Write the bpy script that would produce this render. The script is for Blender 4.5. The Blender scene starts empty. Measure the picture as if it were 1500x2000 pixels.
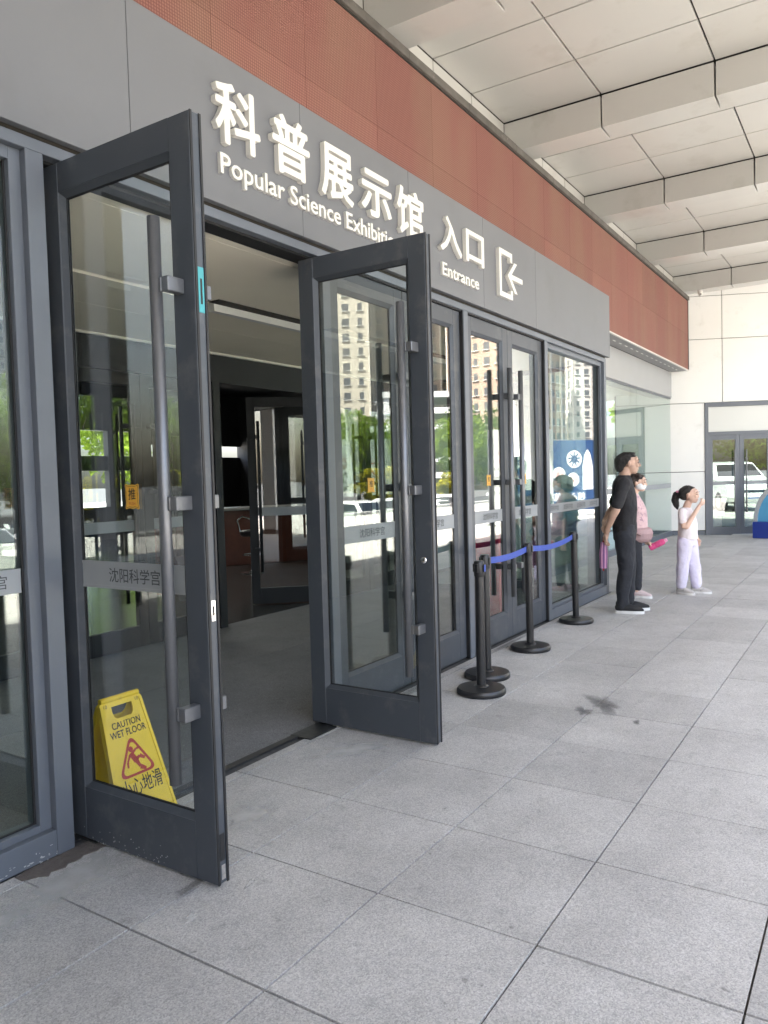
import bpy, bmesh, math, random
from mathutils import Vector, Matrix, Euler
R = math.radians
random.seed(7)
SC = bpy.context.scene
COL = SC.collection

# ---------------------------------------------------------------- camera
def cam_matrix(yaw, pitch, roll, loc):
    F = Vector((math.cos(yaw)*math.cos(pitch), math.sin(yaw)*math.cos(pitch), -math.sin(pitch)))
    Rt = Vector((math.sin(yaw), -math.cos(yaw), 0)); U = Rt.cross(F)
    c, s = math.cos(roll), math.sin(roll)
    r = c*Rt + s*U; u = -s*Rt + c*U
    m = Matrix((r, u, -F)).transposed().to_4x4(); m.translation = loc
    return m
cd = bpy.data.cameras.new('camera'); cam = bpy.data.objects.new('camera', cd); COL.objects.link(cam)
cam.matrix_world = cam_matrix(0.57624, 0.044445, -0.0279015, Vector((0, 0, 1.485)))
cd.sensor_width = 36; cd.lens = 1491.04/2000*36; cd.clip_start = .05; cd.clip_end = 3000
SC.camera = cam

# ---------------------------------------------------------------- light
SUN_EL, SUN_AZ = 60.0, 192.0        # azimuth: world angle of the direction the sun stands in (from +X, counter-clockwise)
wd = bpy.data.worlds.new('World'); SC.world = wd; wd.use_nodes = True
nt = wd.node_tree
sky = nt.nodes.new('ShaderNodeTexSky'); sky.sky_type = 'NISHITA'; sky.sun_disc = False
sky.sun_elevation = R(SUN_EL); sky.sun_rotation = R(90 - SUN_AZ); sky.air_density = 1.0; sky.dust_density = 5.0; sky.ozone_density = .6
nt.links.new(sky.outputs[0], nt.nodes['Background'].inputs[0]); nt.nodes['Background'].inputs[1].default_value = .13
ld = bpy.data.lights.new('sun', 'SUN'); sun = bpy.data.objects.new('sun', ld); COL.objects.link(sun)
ld.energy = 4.6; ld.angle = R(.53); ld.color = (1, .955, .88)
sd = Vector((math.cos(R(SUN_EL))*math.cos(R(SUN_AZ)), math.cos(R(SUN_EL))*math.sin(R(SUN_AZ)), math.sin(R(SUN_EL))))
sun.rotation_euler = sd.to_track_quat('Z', 'Y').to_euler(); sun.location = (-20, -10, 40)
SC.view_settings.view_transform = 'Standard'; SC.view_settings.look = 'None'
SC.view_settings.exposure = 3.0; SC.view_settings.gamma = 1.0
cy = SC.cycles
cy.use_denoising = True; cy.max_bounces = 10; cy.diffuse_bounces = 5; cy.glossy_bounces = 6; cy.transparent_max_bounces = 24
cy.transmission_bounces = 6; cy.caustics_reflective = False; cy.caustics_refractive = False; cy.sample_clamp_indirect = 8

# ---------------------------------------------------------------- materials
MATS = {}
def mat(name, col, rough=.5, metal=0., var=0., scale=8., bump=0., bscale=60., rnd=0., spec=.5, coat=0., dirt=None, dscale=3., dmin=.5, dmax=.75):
    """procedural principled material: colour noise (var), bump, per-object variation (rnd), dirt blotches"""
    if name in MATS: return MATS[name]
    m = bpy.data.materials.new(name); m.use_nodes = True; t = m.node_tree; N = t.nodes; L = t.links
    b = N['Principled BSDF']; b.inputs['Roughness'].default_value = rough; b.inputs['Metallic'].default_value = metal
    b.inputs['Specular IOR Level'].default_value = spec; b.inputs['Coat Weight'].default_value = coat
    tc = N.new('ShaderNodeTexCoord'); geo = N.new('ShaderNodeNewGeometry')
    src = None
    if var or dirt or rnd:
        mx = N.new('ShaderNodeMix'); mx.data_type = 'RGBA'; mx.blend_type = 'MULTIPLY'; mx.inputs[0].default_value = 1
        mx.inputs[6].default_value = (*col, 1)
        nz = N.new('ShaderNodeTexNoise'); nz.inputs['Scale'].default_value = scale; nz.inputs['Detail'].default_value = 6
        L.new(geo.outputs['Position'], nz.inputs['Vector'])
        mr = N.new('ShaderNodeMapRange'); mr.inputs['From Min'].default_value = .25; mr.inputs['From Max'].default_value = .75
        mr.inputs['To Min'].default_value = 1-var; mr.inputs['To Max'].default_value = 1+var
        L.new(nz.outputs[0], mr.inputs[0])
        val = mr.outputs[0]
        if rnd:
            oi = N.new('ShaderNodeObjectInfo'); m2 = N.new('ShaderNodeMapRange')
            m2.inputs['To Min'].default_value = 1-rnd; m2.inputs['To Max'].default_value = 1+rnd
            L.new(oi.outputs['Random'], m2.inputs[0])
            mu = N.new('ShaderNodeMath'); mu.operation = 'MULTIPLY'; L.new(val, mu.inputs[0]); L.new(m2.outputs[0], mu.inputs[1]); val = mu.outputs[0]
        cb = N.new('ShaderNodeCombineColor')
        for i in range(3): L.new(val, cb.inputs[i])
        L.new(cb.outputs[0], mx.inputs[7]); src = mx.outputs[2]
        if dirt:
            n3 = N.new('ShaderNodeTexNoise'); n3.inputs['Scale'].default_value = dscale; n3.inputs['Detail'].default_value = 8; n3.inputs['Roughness'].default_value = .65
            L.new(geo.outputs['Position'], n3.inputs['Vector'])
            r3 = N.new('ShaderNodeMapRange'); r3.inputs['From Min'].default_value = dmin; r3.inputs['From Max'].default_value = dmax
            L.new(n3.outputs[0], r3.inputs[0])
            m3 = N.new('ShaderNodeMix'); m3.data_type = 'RGBA'; L.new(r3.outputs[0], m3.inputs[0]); L.new(src, m3.inputs[6]); m3.inputs[7].default_value = (*dirt, 1)
            src = m3.outputs[2]
        L.new(src, b.inputs['Base Color'])
    else:
        b.inputs['Base Color'].default_value = (*col, 1)
    if bump:
        n2 = N.new('ShaderNodeTexNoise'); n2.inputs['Scale'].default_value = bscale; n2.inputs['Detail'].default_value = 4
        L.new(geo.outputs['Position'], n2.inputs['Vector'])
        bp = N.new('ShaderNodeBump'); bp.inputs['Strength'].default_value = bump; bp.inputs['Distance'].default_value = .02
        L.new(n2.outputs[0], bp.inputs['Height']); L.new(bp.outputs[0], b.inputs['Normal'])
    MATS[name] = m
    return m

def glass_mat(name, tint, refl=1.0, rough=0.0, wav=.0, ior=1.9):
    m = bpy.data.materials.new(name); m.use_nodes = True; t = m.node_tree; N = t.nodes; L = t.links
    N.remove(N['Principled BSDF'])
    tr = N.new('ShaderNodeBsdfTransparent'); tr.inputs[0].default_value = (*tint, 1)
    gl = N.new('ShaderNodeBsdfGlossy'); gl.inputs['Roughness'].default_value = rough; gl.inputs[0].default_value = (refl, refl, refl, 1)
    fr = N.new('ShaderNodeFresnel'); fr.inputs[0].default_value = ior
    mx = N.new('ShaderNodeMixShader')
    # backfaces of the thin slab would count as glass-to-air: use the outside index on both sides
    geo = N.new('ShaderNodeNewGeometry')
    mi = N.new('ShaderNodeMath'); mi.operation = 'MULTIPLY_ADD'; mi.inputs[1].default_value = 1/ior-ior; mi.inputs[2].default_value = ior
    L.new(geo.outputs['Backfacing'], mi.inputs[0]); L.new(mi.outputs[0], fr.inputs[0])
    if wav:
        nz = N.new('ShaderNodeTexNoise'); nz.inputs['Scale'].default_value = 1.6; nz.inputs['Detail'].default_value = 1
        L.new(geo.outputs['Position'], nz.inputs['Vector'])
        bp = N.new('ShaderNodeBump'); bp.inputs['Strength'].default_value = wav; bp.inputs['Distance'].default_value = .01
        L.new(nz.outputs[0], bp.inputs['Height']); L.new(bp.outputs[0], gl.inputs['Normal'])
    L.new(fr.outputs[0], mx.inputs[0]); L.new(tr.outputs[0], mx.inputs[1]); L.new(gl.outputs[0], mx.inputs[2])
    L.new(mx.outputs[0], N['Material Output'].inputs[0])
    return m

def emis(name, col, s):
    m = bpy.data.materials.new(name); m.use_nodes = True; b = m.node_tree.nodes['Principled BSDF']
    b.inputs['Base Color'].default_value = (.8, .8, .8, 1); b.inputs['Emission Color'].default_value = (*col, 1); b.inputs['Emission Strength'].default_value = s
    return m

def granite_mat(name, col, rough=.6, rnd=.06, fine=220., dark=.55, light=1.35):
    m = bpy.data.materials.new(name); m.use_nodes = True; t = m.node_tree; N = t.nodes; L = t.links
    b = N['Principled BSDF']; b.inputs['Roughness'].default_value = rough; b.inputs['Specular IOR Level'].default_value = .35
    geo = N.new('ShaderNodeNewGeometry'); oi = N.new('ShaderNodeObjectInfo')
    vo = N.new('ShaderNodeTexVoronoi'); vo.inputs['Scale'].default_value = fine; L.new(geo.outputs['Position'], vo.inputs['Vector'])
    sp = N.new('ShaderNodeSeparateColor'); L.new(vo.outputs['Color'], sp.inputs[0])
    rp = N.new('ShaderNodeValToRGB'); e = rp.color_ramp.elements
    e[0].position = .0; e[0].color = (dark,)*3+(1,); e[1].position = 1; e[1].color = (light,)*3+(1,)
    x = e.new(.3); x.color = (.86, .86, .87, 1); x = e.new(.75); x.color = (1.06, 1.05, 1.03, 1)
    L.new(sp.outputs[0], rp.inputs[0])
    n1 = N.new('ShaderNodeTexNoise'); n1.inputs['Scale'].default_value = 1.7; n1.inputs['Detail'].default_value = 9; n1.inputs['Roughness'].default_value = .7
    L.new(geo.outputs['Position'], n1.inputs['Vector'])
    r1 = N.new('ShaderNodeMapRange'); r1.inputs['From Min'].default_value = .3; r1.inputs['From Max'].default_value = .7; r1.inputs['To Min'].default_value = .78; r1.inputs['To Max'].default_value = 1.14
    L.new(n1.outputs[0], r1.inputs[0])
    n2 = N.new('ShaderNodeTexNoise'); n2.inputs['Scale'].default_value = 9; n2.inputs['Detail'].default_value = 6; n2.inputs['Roughness'].default_value = .7
    L.new(geo.outputs['Position'], n2.inputs['Vector'])
    r2 = N.new('ShaderNodeMapRange'); r2.inputs['From Min'].default_value = .57; r2.inputs['From Max'].default_value = .74; r2.inputs['To Min'].default_value = 1; r2.inputs['To Max'].default_value = .72
    L.new(n2.outputs[0], r2.inputs[0])
    n3 = N.new('ShaderNodeTexNoise'); n3.inputs['Scale'].default_value = 26; n3.inputs['Detail'].default_value = 1; L.new(geo.outputs['Position'], n3.inputs['Vector'])
    r3 = N.new('ShaderNodeMapRange'); r3.inputs['From Min'].default_value = .74; r3.inputs['From Max'].default_value = .79; r3.inputs['To Min'].default_value = 1; r3.inputs['To Max'].default_value = .66; L.new(n3.outputs[0], r3.inputs[0])
    a3 = N.new('ShaderNodeMath'); a3.operation = 'MULTIPLY'; L.new(r2.outputs[0], a3.inputs[0]); L.new(r3.outputs[0], a3.inputs[1]); r2 = a3
    ro = N.new('ShaderNodeMapRange'); ro.inputs['To Min'].default_value = 1-rnd; ro.inputs['To Max'].default_value = 1+rnd; L.new(oi.outputs['Random'], ro.inputs[0])
    a = N.new('ShaderNodeMath'); a.operation = 'MULTIPLY'; L.new(r1.outputs[0], a.inputs[0]); L.new(r2.outputs[0], a.inputs[1])
    c = N.new('ShaderNodeMath'); c.operation = 'MULTIPLY'; L.new(a.outputs[0], c.inputs[0]); L.new(ro.outputs[0], c.inputs[1])
    v = N.new('ShaderNodeVectorMath'); v.operation = 'SCALE'; L.new(rp.outputs[0], v.inputs[0]); L.new(c.outputs[0], v.inputs['Scale'])
    v2 = N.new('ShaderNodeVectorMath'); v2.operation = 'MULTIPLY'; L.new(v.outputs[0], v2.inputs[0]); v2.inputs[1].default_value = col
    L.new(v2.outputs[0], b.inputs['Base Color'])
    bp = N.new('ShaderNodeBump'); bp.inputs['Strength'].default_value = .25; bp.inputs['Distance'].default_value = .004; L.new(sp.outputs[1], bp.inputs['Height']); L.new(bp.outputs[0], b.inputs['Normal'])
    rr = N.new('ShaderNodeMapRange'); rr.inputs['To Min'].default_value = rough-.14; rr.inputs['To Max'].default_value = rough+.12; L.new(n1.outputs[0], rr.inputs[0]); L.new(rr.outputs[0], b.inputs['Roughness'])
    MATS[name] = m
    return m

def led_mat(name, col):
    m = bpy.data.materials.new(name); m.use_nodes = True; t = m.node_tree; N = t.nodes; L = t.links
    b = N['Principled BSDF']; b.inputs['Roughness'].default_value = .7; b.inputs['Specular IOR Level'].default_value = .2
    geo = N.new('ShaderNodeNewGeometry'); sx = N.new('ShaderNodeSeparateXYZ'); L.new(geo.outputs['Position'], sx.inputs[0])
    cells = []
    for ax in (0, 2):
        k = N.new('ShaderNodeMath'); k.operation = 'MULTIPLY'; k.inputs[1].default_value = 1/.02; L.new(sx.outputs[ax], k.inputs[0])
        f = N.new('ShaderNodeMath'); f.operation = 'FRACT'; L.new(k.outputs[0], f.inputs[0])
        s = N.new('ShaderNodeMath'); s.operation = 'SUBTRACT'; s.inputs[1].default_value = .5; L.new(f.outputs[0], s.inputs[0])
        p = N.new('ShaderNodeMath'); p.operation = 'POWER'; p.inputs[1].default_value = 2; L.new(s.outputs[0], p.inputs[0]); cells.append(p)
    ad = N.new('ShaderNodeMath'); ad.operation = 'ADD'; L.new(cells[0].outputs[0], ad.inputs[0]); L.new(cells[1].outputs[0], ad.inputs[1])
    mr = N.new('ShaderNodeMapRange'); mr.inputs['From Min'].default_value = .06; mr.inputs['From Max'].default_value = .2; mr.inputs['To Min'].default_value = 1.15; mr.inputs['To Max'].default_value = .74
    L.new(ad.outputs[0], mr.inputs[0])
    oi = N.new('ShaderNodeObjectInfo'); ro = N.new('ShaderNodeMapRange'); ro.inputs['To Min'].default_value = .93; ro.inputs['To Max'].default_value = 1.07; L.new(oi.outputs['Random'], ro.inputs[0])
    mp = N.new('ShaderNodeMapping'); mp.inputs['Scale'].default_value = (1.4, 1, .35); L.new(geo.outputs['Position'], mp.inputs[0])
    nz = N.new('ShaderNodeTexNoise'); nz.inputs['Scale'].default_value = 1.3; nz.inputs['Detail'].default_value = 5; L.new(mp.outputs[0], nz.inputs['Vector'])
    cm = N.new('ShaderNodeMix'); cm.data_type = 'RGBA'; cm.inputs[6].default_value = (*col, 1); cm.inputs[7].default_value = (col[0]*1.03, col[1]*1.22, col[2]*1.12, 1)
    r5 = N.new('ShaderNodeMapRange'); r5.inputs['From Min'].default_value = .4; r5.inputs['From Max'].default_value = .65; L.new(nz.outputs[0], r5.inputs[0]); L.new(r5.outputs[0], cm.inputs[0])
    q = N.new('ShaderNodeMath'); q.operation = 'MULTIPLY'; L.new(mr.outputs[0], q.inputs[0]); L.new(ro.outputs[0], q.inputs[1])
    v = N.new('ShaderNodeVectorMath'); v.operation = 'SCALE'; L.new(cm.outputs[2], v.inputs[0]); L.new(q.outputs[0], v.inputs['Scale'])
    L.new(v.outputs[0], b.inputs['Base Color'])
    bp = N.new('ShaderNodeBump'); bp.inputs['Strength'].default_value = .5; bp.inputs['Distance'].default_value = .006; L.new(mr.outputs[0], bp.inputs['Height']); L.new(bp.outputs[0], b.inputs['Normal'])
    return m

def stain_mat(name, col, rough, amount=.8, nscale=14., spec=.3, soft=.9):
    """soft-edged blotch: opacity falls off from the middle of the patch, broken up by noise"""
    m = bpy.data.materials.new(name); m.use_nodes = True; t = m.node_tree; N = t.nodes; L = t.links
    b = N['Principled BSDF']; b.inputs['Base Color'].default_value = (*col, 1); b.inputs['Roughness'].default_value = rough; b.inputs['Specular IOR Level'].default_value = spec
    at = N.new('ShaderNodeAttribute'); at.attribute_name = 'fade'
    geo = N.new('ShaderNodeNewGeometry')
    nz = N.new('ShaderNodeTexNoise'); nz.inputs['Scale'].default_value = nscale; nz.inputs['Detail'].default_value = 8; nz.inputs['Roughness'].default_value = .7
    L.new(geo.outputs['Position'], nz.inputs['Vector'])
    mu = N.new('ShaderNodeMath'); mu.operation = 'MULTIPLY_ADD'; mu.inputs[1].default_value = 1.1; mu.inputs[2].default_value = -.55; L.new(nz.outputs[0], mu.inputs[0])
    ad = N.new('ShaderNodeMath'); ad.operation = 'ADD'; L.new(at.outputs['Fac'], ad.inputs[0]); L.new(mu.outputs[0], ad.inputs[1])
    r = N.new('ShaderNodeMapRange'); r.inputs['From Min'].default_value = .2; r.inputs['From Max'].default_value = soft; r.inputs['To Max'].default_value = amount; L.new(ad.outputs[0], r.inputs[0])
    L.new(r.outputs[0], b.inputs['Alpha'])
    return m

def leaf_mat(name, col, tr):
    m = bpy.data.materials.new(name); m.use_nodes = True; t = m.node_tree; N = t.nodes; L = t.links
    N.remove(N['Principled BSDF'])
    geo = N.new('ShaderNodeNewGeometry'); nz = N.new('ShaderNodeTexNoise'); nz.inputs['Scale'].default_value = 1.1; L.new(geo.outputs['Position'], nz.inputs['Vector'])
    mr = N.new('ShaderNodeMapRange'); mr.inputs['From Min'].default_value = .3; mr.inputs['From Max'].default_value = .7; mr.inputs['To Min'].default_value = .6; mr.inputs['To Max'].default_value = 1.35; L.new(nz.outputs[0], mr.inputs[0])
    d = N.new('ShaderNodeBsdfDiffuse'); x = N.new('ShaderNodeBsdfTranslucent')
    for n, c in ((d, col), (x, tr)):
        v = N.new('ShaderNodeVectorMath'); v.operation = 'SCALE'; v.inputs[0].default_value = c; L.new(mr.outputs[0], v.inputs['Scale']); L.new(v.outputs[0], n.inputs[0])
    mx = N.new('ShaderNodeMixShader'); mx.inputs[0].default_value = .4; L.new(d.outputs[0], mx.inputs[1]); L.new(x.outputs[0], mx.inputs[2])
    L.new(mx.outputs[0], N['Material Output'].inputs[0])
    return m

FRAME = mat('powder_coated_aluminium', (.12, .134, .156), .42, 0, .06, 5, .04, 240, dirt=(.2, .2, .2), dscale=9, dmin=.62, dmax=.95)
LEAFM = mat('shade_darkened_paint', (.056, .064, .076), .4, 0, .06, 5, .04, 240, dirt=(.14, .14, .14), dscale=7, dmin=.54, dmax=.9)  # same paint as the frames, darkened to carry the shade on the open leaves
GASKET = mat('black_rubber', (.012, .012, .013), .6)
FASC = mat('grey_fascia_panel', (.142, .146, .155), .5, 0, .05, 1.2, .02, 300, rnd=.03, dirt=(.122, .124, .128), dscale=2.2, dmin=.55, dmax=.9)
BEAMG = mat('pale_grey_panel', (.36, .365, .37), .5, 0, .03, 2)
WHITEP = mat('white_wall_panel', (.78, .78, .755), .35, 0, .025, 1.5, rnd=.015, dirt=(.6, .59, .55), dscale=2.5, dmin=.6, dmax=.9)
CEILP = mat('champagne_ceiling_panel', (.47, .465, .44), .3, .0, .03, 1.3, rnd=.03, dirt=(.36, .345, .31), dscale=1.7, dmin=.56, dmax=.85)
BLACKGAP = mat('dark_joint', (.03, .027, .022), .9)
TILE = granite_mat('grey_granite_tile', (.475, .467, .452), .6, .085, 230, .7, 1.2)
PLAZA = mat('pale_plaza_paving', (.5, .48, .44), .8, 0, .08, 2.5, dirt=(.4, .38, .35), dscale=1.2)
GROUT = mat('dark_grout', (.09, .088, .085), .95, 0, .3, 20)
MAT_IN = granite_mat('dark_entrance_matting', (.19, .19, .195), .75, .05, 300, .6, 1.4)
CLEAR = glass_mat('clear_glass', (.94, .965, .955), 1.0, 0, .012)
CLEARW = glass_mat('tinted_glass', (.86, .92, .90), 1.0, 0, .02)
SMOKE = glass_mat('smoked_glass', (.42, .47, .45), 1.0, 0, .02)
STEEL = mat('brushed_handle_metal', (.17, .175, .185), .38, .55, .05, 40)
CHROME = mat('chrome', (.8, .8, .8), .12, 1)
WHITEL = mat('white_letter_acrylic', (.66, .645, .60), .35, 0, .02, 20)
FROST = mat('grey_frosted_band', (.3, .315, .32), .6, 0, .05, 8)
BANDTXT = mat('dark_grey_print', (.055, .06, .065), .6)
YELLOW = mat('yellow_sign_plastic', (.80, .56, .02), .42, 0, .06, 14, dirt=(.45, .27, .02), dscale=25, dmin=.62, dmax=.85)
BLACKP = mat('black_print', (.015, .014, .013), .6)
REDP = mat('red_print', (.42, .035, .03), .6)
STK = mat('amber_sticker', (.7, .38, .05), .5)
BLACKM = mat('black_painted_metal', (.014, .014, .015), .38, 0, .2, 30, dirt=(.05, .05, .05), dscale=30, dmin=.62, dmax=.9)
BELT = mat('blue_webbing', (.035, .075, .36), .6, 0, .06, 60, .2, 900)
CEILV = mat('vestibule_ceiling', (.86, .81, .68), .5, 0, .05, 1.2)
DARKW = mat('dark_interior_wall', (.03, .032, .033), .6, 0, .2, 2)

# ---------------------------------------------------------------- mesh helpers
class MB:
    def __init__(s): s.v = []; s.f = []; s.sm = []
    def add(s, vs, fs, smooth=False):
        o = len(s.v); s.v += [tuple(p) for p in vs]; s.f += [tuple(i+o for i in f) for f in fs]; s.sm += [smooth]*len(fs)
        return s
    def box(s, x0, x1, y0, y1, z0, z1, b=0.):
        if x0 > x1: x0, x1 = x1, x0
        if y0 > y1: y0, y1 = y1, y0
        if z0 > z1: z0, z1 = z1, z0
        if b <= 0:
            return s.add([(x, y, z) for z in (z0, z1) for y in (y0, y1) for x in (x0, x1)],
                         [(0, 2, 3, 1), (4, 5, 7, 6), (0, 1, 5, 4), (2, 6, 7, 3), (0, 4, 6, 2), (1, 3, 7, 5)])
        bm = bmesh.new(); bmesh.ops.create_cube(bm, size=1)
        for v in bm.verts: v.co = Vector(((x0+x1)/2+v.co.x*(x1-x0), (y0+y1)/2+v.co.y*(y1-y0), (z0+z1)/2+v.co.z*(z1-z0)))
        bmesh.ops.bevel(bm, geom=list(bm.edges), offset=b, segments=1, affect='EDGES')
        return s.bm(bm)
    def bm(s, bm, smooth=False, M=None):
        bm.verts.ensure_lookup_table(); bm.verts.index_update()
        vs = [(M @ v.co if M else v.co) for v in bm.verts]; fs = [[v.index for v in f.verts] for f in bm.faces]; bm.free()
        return s.add(vs, fs, smooth)
    def tube(s, pts, r, n=10, caps=True, smooth=True):
        pts = [Vector(p) for p in pts]; rs = r if isinstance(r, (list, tuple)) else [r]*len(pts)
        rings = []; prev = None
        for i, p in enumerate(pts):
            d = (pts[min(i+1, len(pts)-1)]-pts[max(i-1, 0)]).normalized()
            if prev is None:
                a = Vector((0, 0, 1)) if abs(d.z) < .9 else Vector((1, 0, 0)); a = (a - d*a.dot(d)).normalized()
            else: a = (prev - d*prev.dot(d)).normalized()
            prev = a; c = d.cross(a)
            rings.append([p+(a*math.cos(2*math.pi*k/n)+c*math.sin(2*math.pi*k/n))*rs[i] for k in range(n)])
        vs = [q for g in rings for q in g]; fs = []
        for i in range(len(rings)-1):
            for k in range(n): fs.append((i*n+k, i*n+(k+1) % n, (i+1)*n+(k+1) % n, (i+1)*n+k))
        o = len(s.v); s.add(vs, fs, smooth)
        if caps:
            s.f += [tuple(o+k for k in range(n))[::-1], tuple(o+(len(rings)-1)*n+k for k in range(n))]; s.sm += [False, False]
        return s
    def lathe(s, prof, n=24, c=(0, 0, 0)):
        vs = []; fs = []
        for r, z in prof: vs += [(c[0]+r*math.cos(2*math.pi*k/n), c[1]+r*math.sin(2*math.pi*k/n), c[2]+z) for k in range(n)]
        for i in range(len(prof)-1):
            for k in range(n): fs.append((i*n+k, i*n+(k+1) % n, (i+1)*n+(k+1) % n, (i+1)*n+k))
        s.add(vs, fs, True)
        o = len(s.v)-len(vs); s.f += [tuple(o+k for k in range(n))[::-1], tuple(o+(len(prof)-1)*n+k for k in range(n))]; s.sm += [False, False]
        return s
    def prism(s, poly, M, d):
        """extrude a 2-D polygon (list of (a, b)) by d along local z, placed by the matrix M"""
        n = len(poly); vs = [M @ Vector((a, b, 0)) for a, b in poly]+[M @ Vector((a, b, d)) for a, b in poly]
        fs = [tuple(range(n))[::-1], tuple(range(n, 2*n))]+[(i, (i+1) % n, n+(i+1) % n, n+i) for i in range(n)]
        return s.add(vs, fs)
    def mesh(s, name, m):
        me = bpy.data.meshes.new(name); me.from_pydata(s.v, [], s.f)
        me.polygons.foreach_set('use_smooth', s.sm); me.materials.append(m); me.update()
        return me
    def build(s, name, m, parent=None, world=True, sharp=True):
        if parent is not None and world:
            o = rootloc(parent); s.v = [(a-o.x, b-o.y, c-o.z) for a, b, c in s.v]
        me = s.mesh(name, m)
        if sharp and any(s.sm):
            me.set_sharp_from_angle(angle=R(40))
        return link(name, me, parent)
def rootloc(p):
    v = Vector((0, 0, 0))
    while p is not None: v += p.location; p = p.parent
    return v
def link(name, me, parent=None, loc=None, rotz=0):
    o = bpy.data.objects.new(name, me); COL.objects.link(o); o.parent = parent
    if loc is not None: o.location = loc
    o.rotation_euler = (0, 0, rotz)
    return o
def tag(o, label=None, cat=None, group=None, kind=None):
    if label: o['label'] = label
    if cat: o['category'] = cat
    if group: o['group'] = group
    if kind: o['kind'] = kind
    return o
def thing(name, label, cat, loc=(0, 0, 0), rotz=0, group=None):
    return tag(link(name, None, None, loc, rotz), label, cat, group)
def part_box(name, m, parent, *a, b=0.): return MB().box(*a, b=b).build(name, m, parent)
def copy_tree(o, parent=None):
    c = o.copy(); COL.objects.link(c); c.parent = parent
    for ch in list(o.children): copy_tree(ch, c)
    return c

# scratch scene in which curves and modifiers are evaluated (removed at the end)
TMP = bpy.data.scenes.new('scratch')
def evaluate(ob):
    TMP.collection.objects.link(ob)
    with bpy.context.temp_override(scene=TMP, view_layer=TMP.view_layers[0]): dg = bpy.context.evaluated_depsgraph_get()
    me = bpy.data.meshes.new_from_object(ob.evaluated_get(dg)); bpy.data.objects.remove(ob)
    return me
# text -> mesh glyphs
_fontcache = {}
def text_mesh(body, m, extrude=0., offset=0., res=3):
    cu = bpy.data.curves.new('glyph', 'FONT'); cu.body = body; cu.size = 1; cu.extrude = extrude; cu.offset = offset; cu.resolution_u = res
    cu.space_character = 1.0
    me = evaluate(bpy.data.objects.new('glyph', cu)); bpy.data.curves.remove(cu)
    me.materials.clear(); me.materials.append(m)
    return me
def fit_mesh(me, w, h, depth=None):
    """scale the mesh so that its x range is 0..w and its y range 0..h (None keeps the aspect)"""
    xs = [v.co.x for v in me.vertices]; ys = [v.co.y for v in me.vertices]; zs = [v.co.z for v in me.vertices]
    x0, x1, y0, y1, z0, z1 = min(xs), max(xs), min(ys), max(ys), min(zs), max(zs)
    sx = w/(x1-x0) if w else None; sy = h/(y1-y0) if h else None
    sx = sx or sy; sy = sy or sx
    for v in me.vertices:
        v.co.x = (v.co.x-x0)*sx; v.co.y = (v.co.y-y0)*sy
        if depth is not None: v.co.z = (v.co.z-z0)/(max(z1-z0, 1e-6))*depth
    return me
def embolden(me, d):
    """thicken every stroke: nine copies shifted by d, each a hair deeper so that no faces coincide"""
    vs = [v.co.copy() for v in me.vertices]; fs = [tuple(p.vertices) for p in me.polygons]; V = []; F = []
    for k, (a, b) in enumerate([(0, 0), (d, 0), (-d, 0), (0, d), (0, -d), (d*.7, d*.7), (-d*.7, d*.7), (d*.7, -d*.7), (-d*.7, -d*.7)]):
        o = len(V); V += [(v.x+a, v.y+b, v.z*(1-.006*k)) for v in vs]; F += [tuple(i+o for i in f) for f in fs]
    m = bpy.data.meshes.new('character'); m.from_pydata(V, [], F); m.materials.append(me.materials[0])
    return m
def split_glyphs(me):
    """split a text mesh into one mesh per letter (islands whose x ranges overlap belong together)"""
    bm = bmesh.new(); bm.from_mesh(me); seen = set(); isl = []
    for v in bm.verts:
        if v in seen: continue
        st = [v]; seen.add(v); cur = []
        while st:
            q = st.pop(); cur.append(q)
            for e in q.link_edges:
                w = e.other_vert(q)
                if w not in seen: seen.add(w); st.append(w)
        xs = [q.co.x for q in cur]; isl.append([min(xs), max(xs), set(cur)])
    isl.sort(key=lambda a: a[0]); grp = []
    for a in isl:
        if grp and min(grp[-1][1], a[1])-a[0] > .5*(min(a[1]-a[0], grp[-1][1]-grp[-1][0])): grp[-1][1] = max(grp[-1][1], a[1]); grp[-1][2] |= a[2]
        else: grp.append(a)
    out = []
    for g in grp:
        vs = list(g[2]); ix = {v: i for i, v in enumerate(vs)}
        fs = [[ix[v] for v in f.verts] for f in bm.faces if f.verts[0] in g[2]]
        m2 = bpy.data.meshes.new('letter'); m2.from_pydata([v.co[:] for v in vs], [], fs); m2.materials.append(me.materials[0]); out.append(m2)
    bm.free()
    return out
def place_mesh(me, M):
    me.transform(M); me.update(); return me
# text frame for a plane facing -y (x right, z up, thickness towards -y)
FACE_Y = Matrix(((1, 0, 0, 0), (0, 0, -1, 0), (0, 1, 0, 0), (0, 0, 0, 1)))
# ================================================================ SETTING
YF, YG = 2.78, 2.855           # facade front plane, glass plane of the vestibule
# ground
tag(MB().box(-700, 700, -700, 700, -1.5, -1.32).build('ground', mat('asphalt', (.075, .075, .075), .85, 0, .15, 3, .1, 80)), kind='structure')
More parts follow.
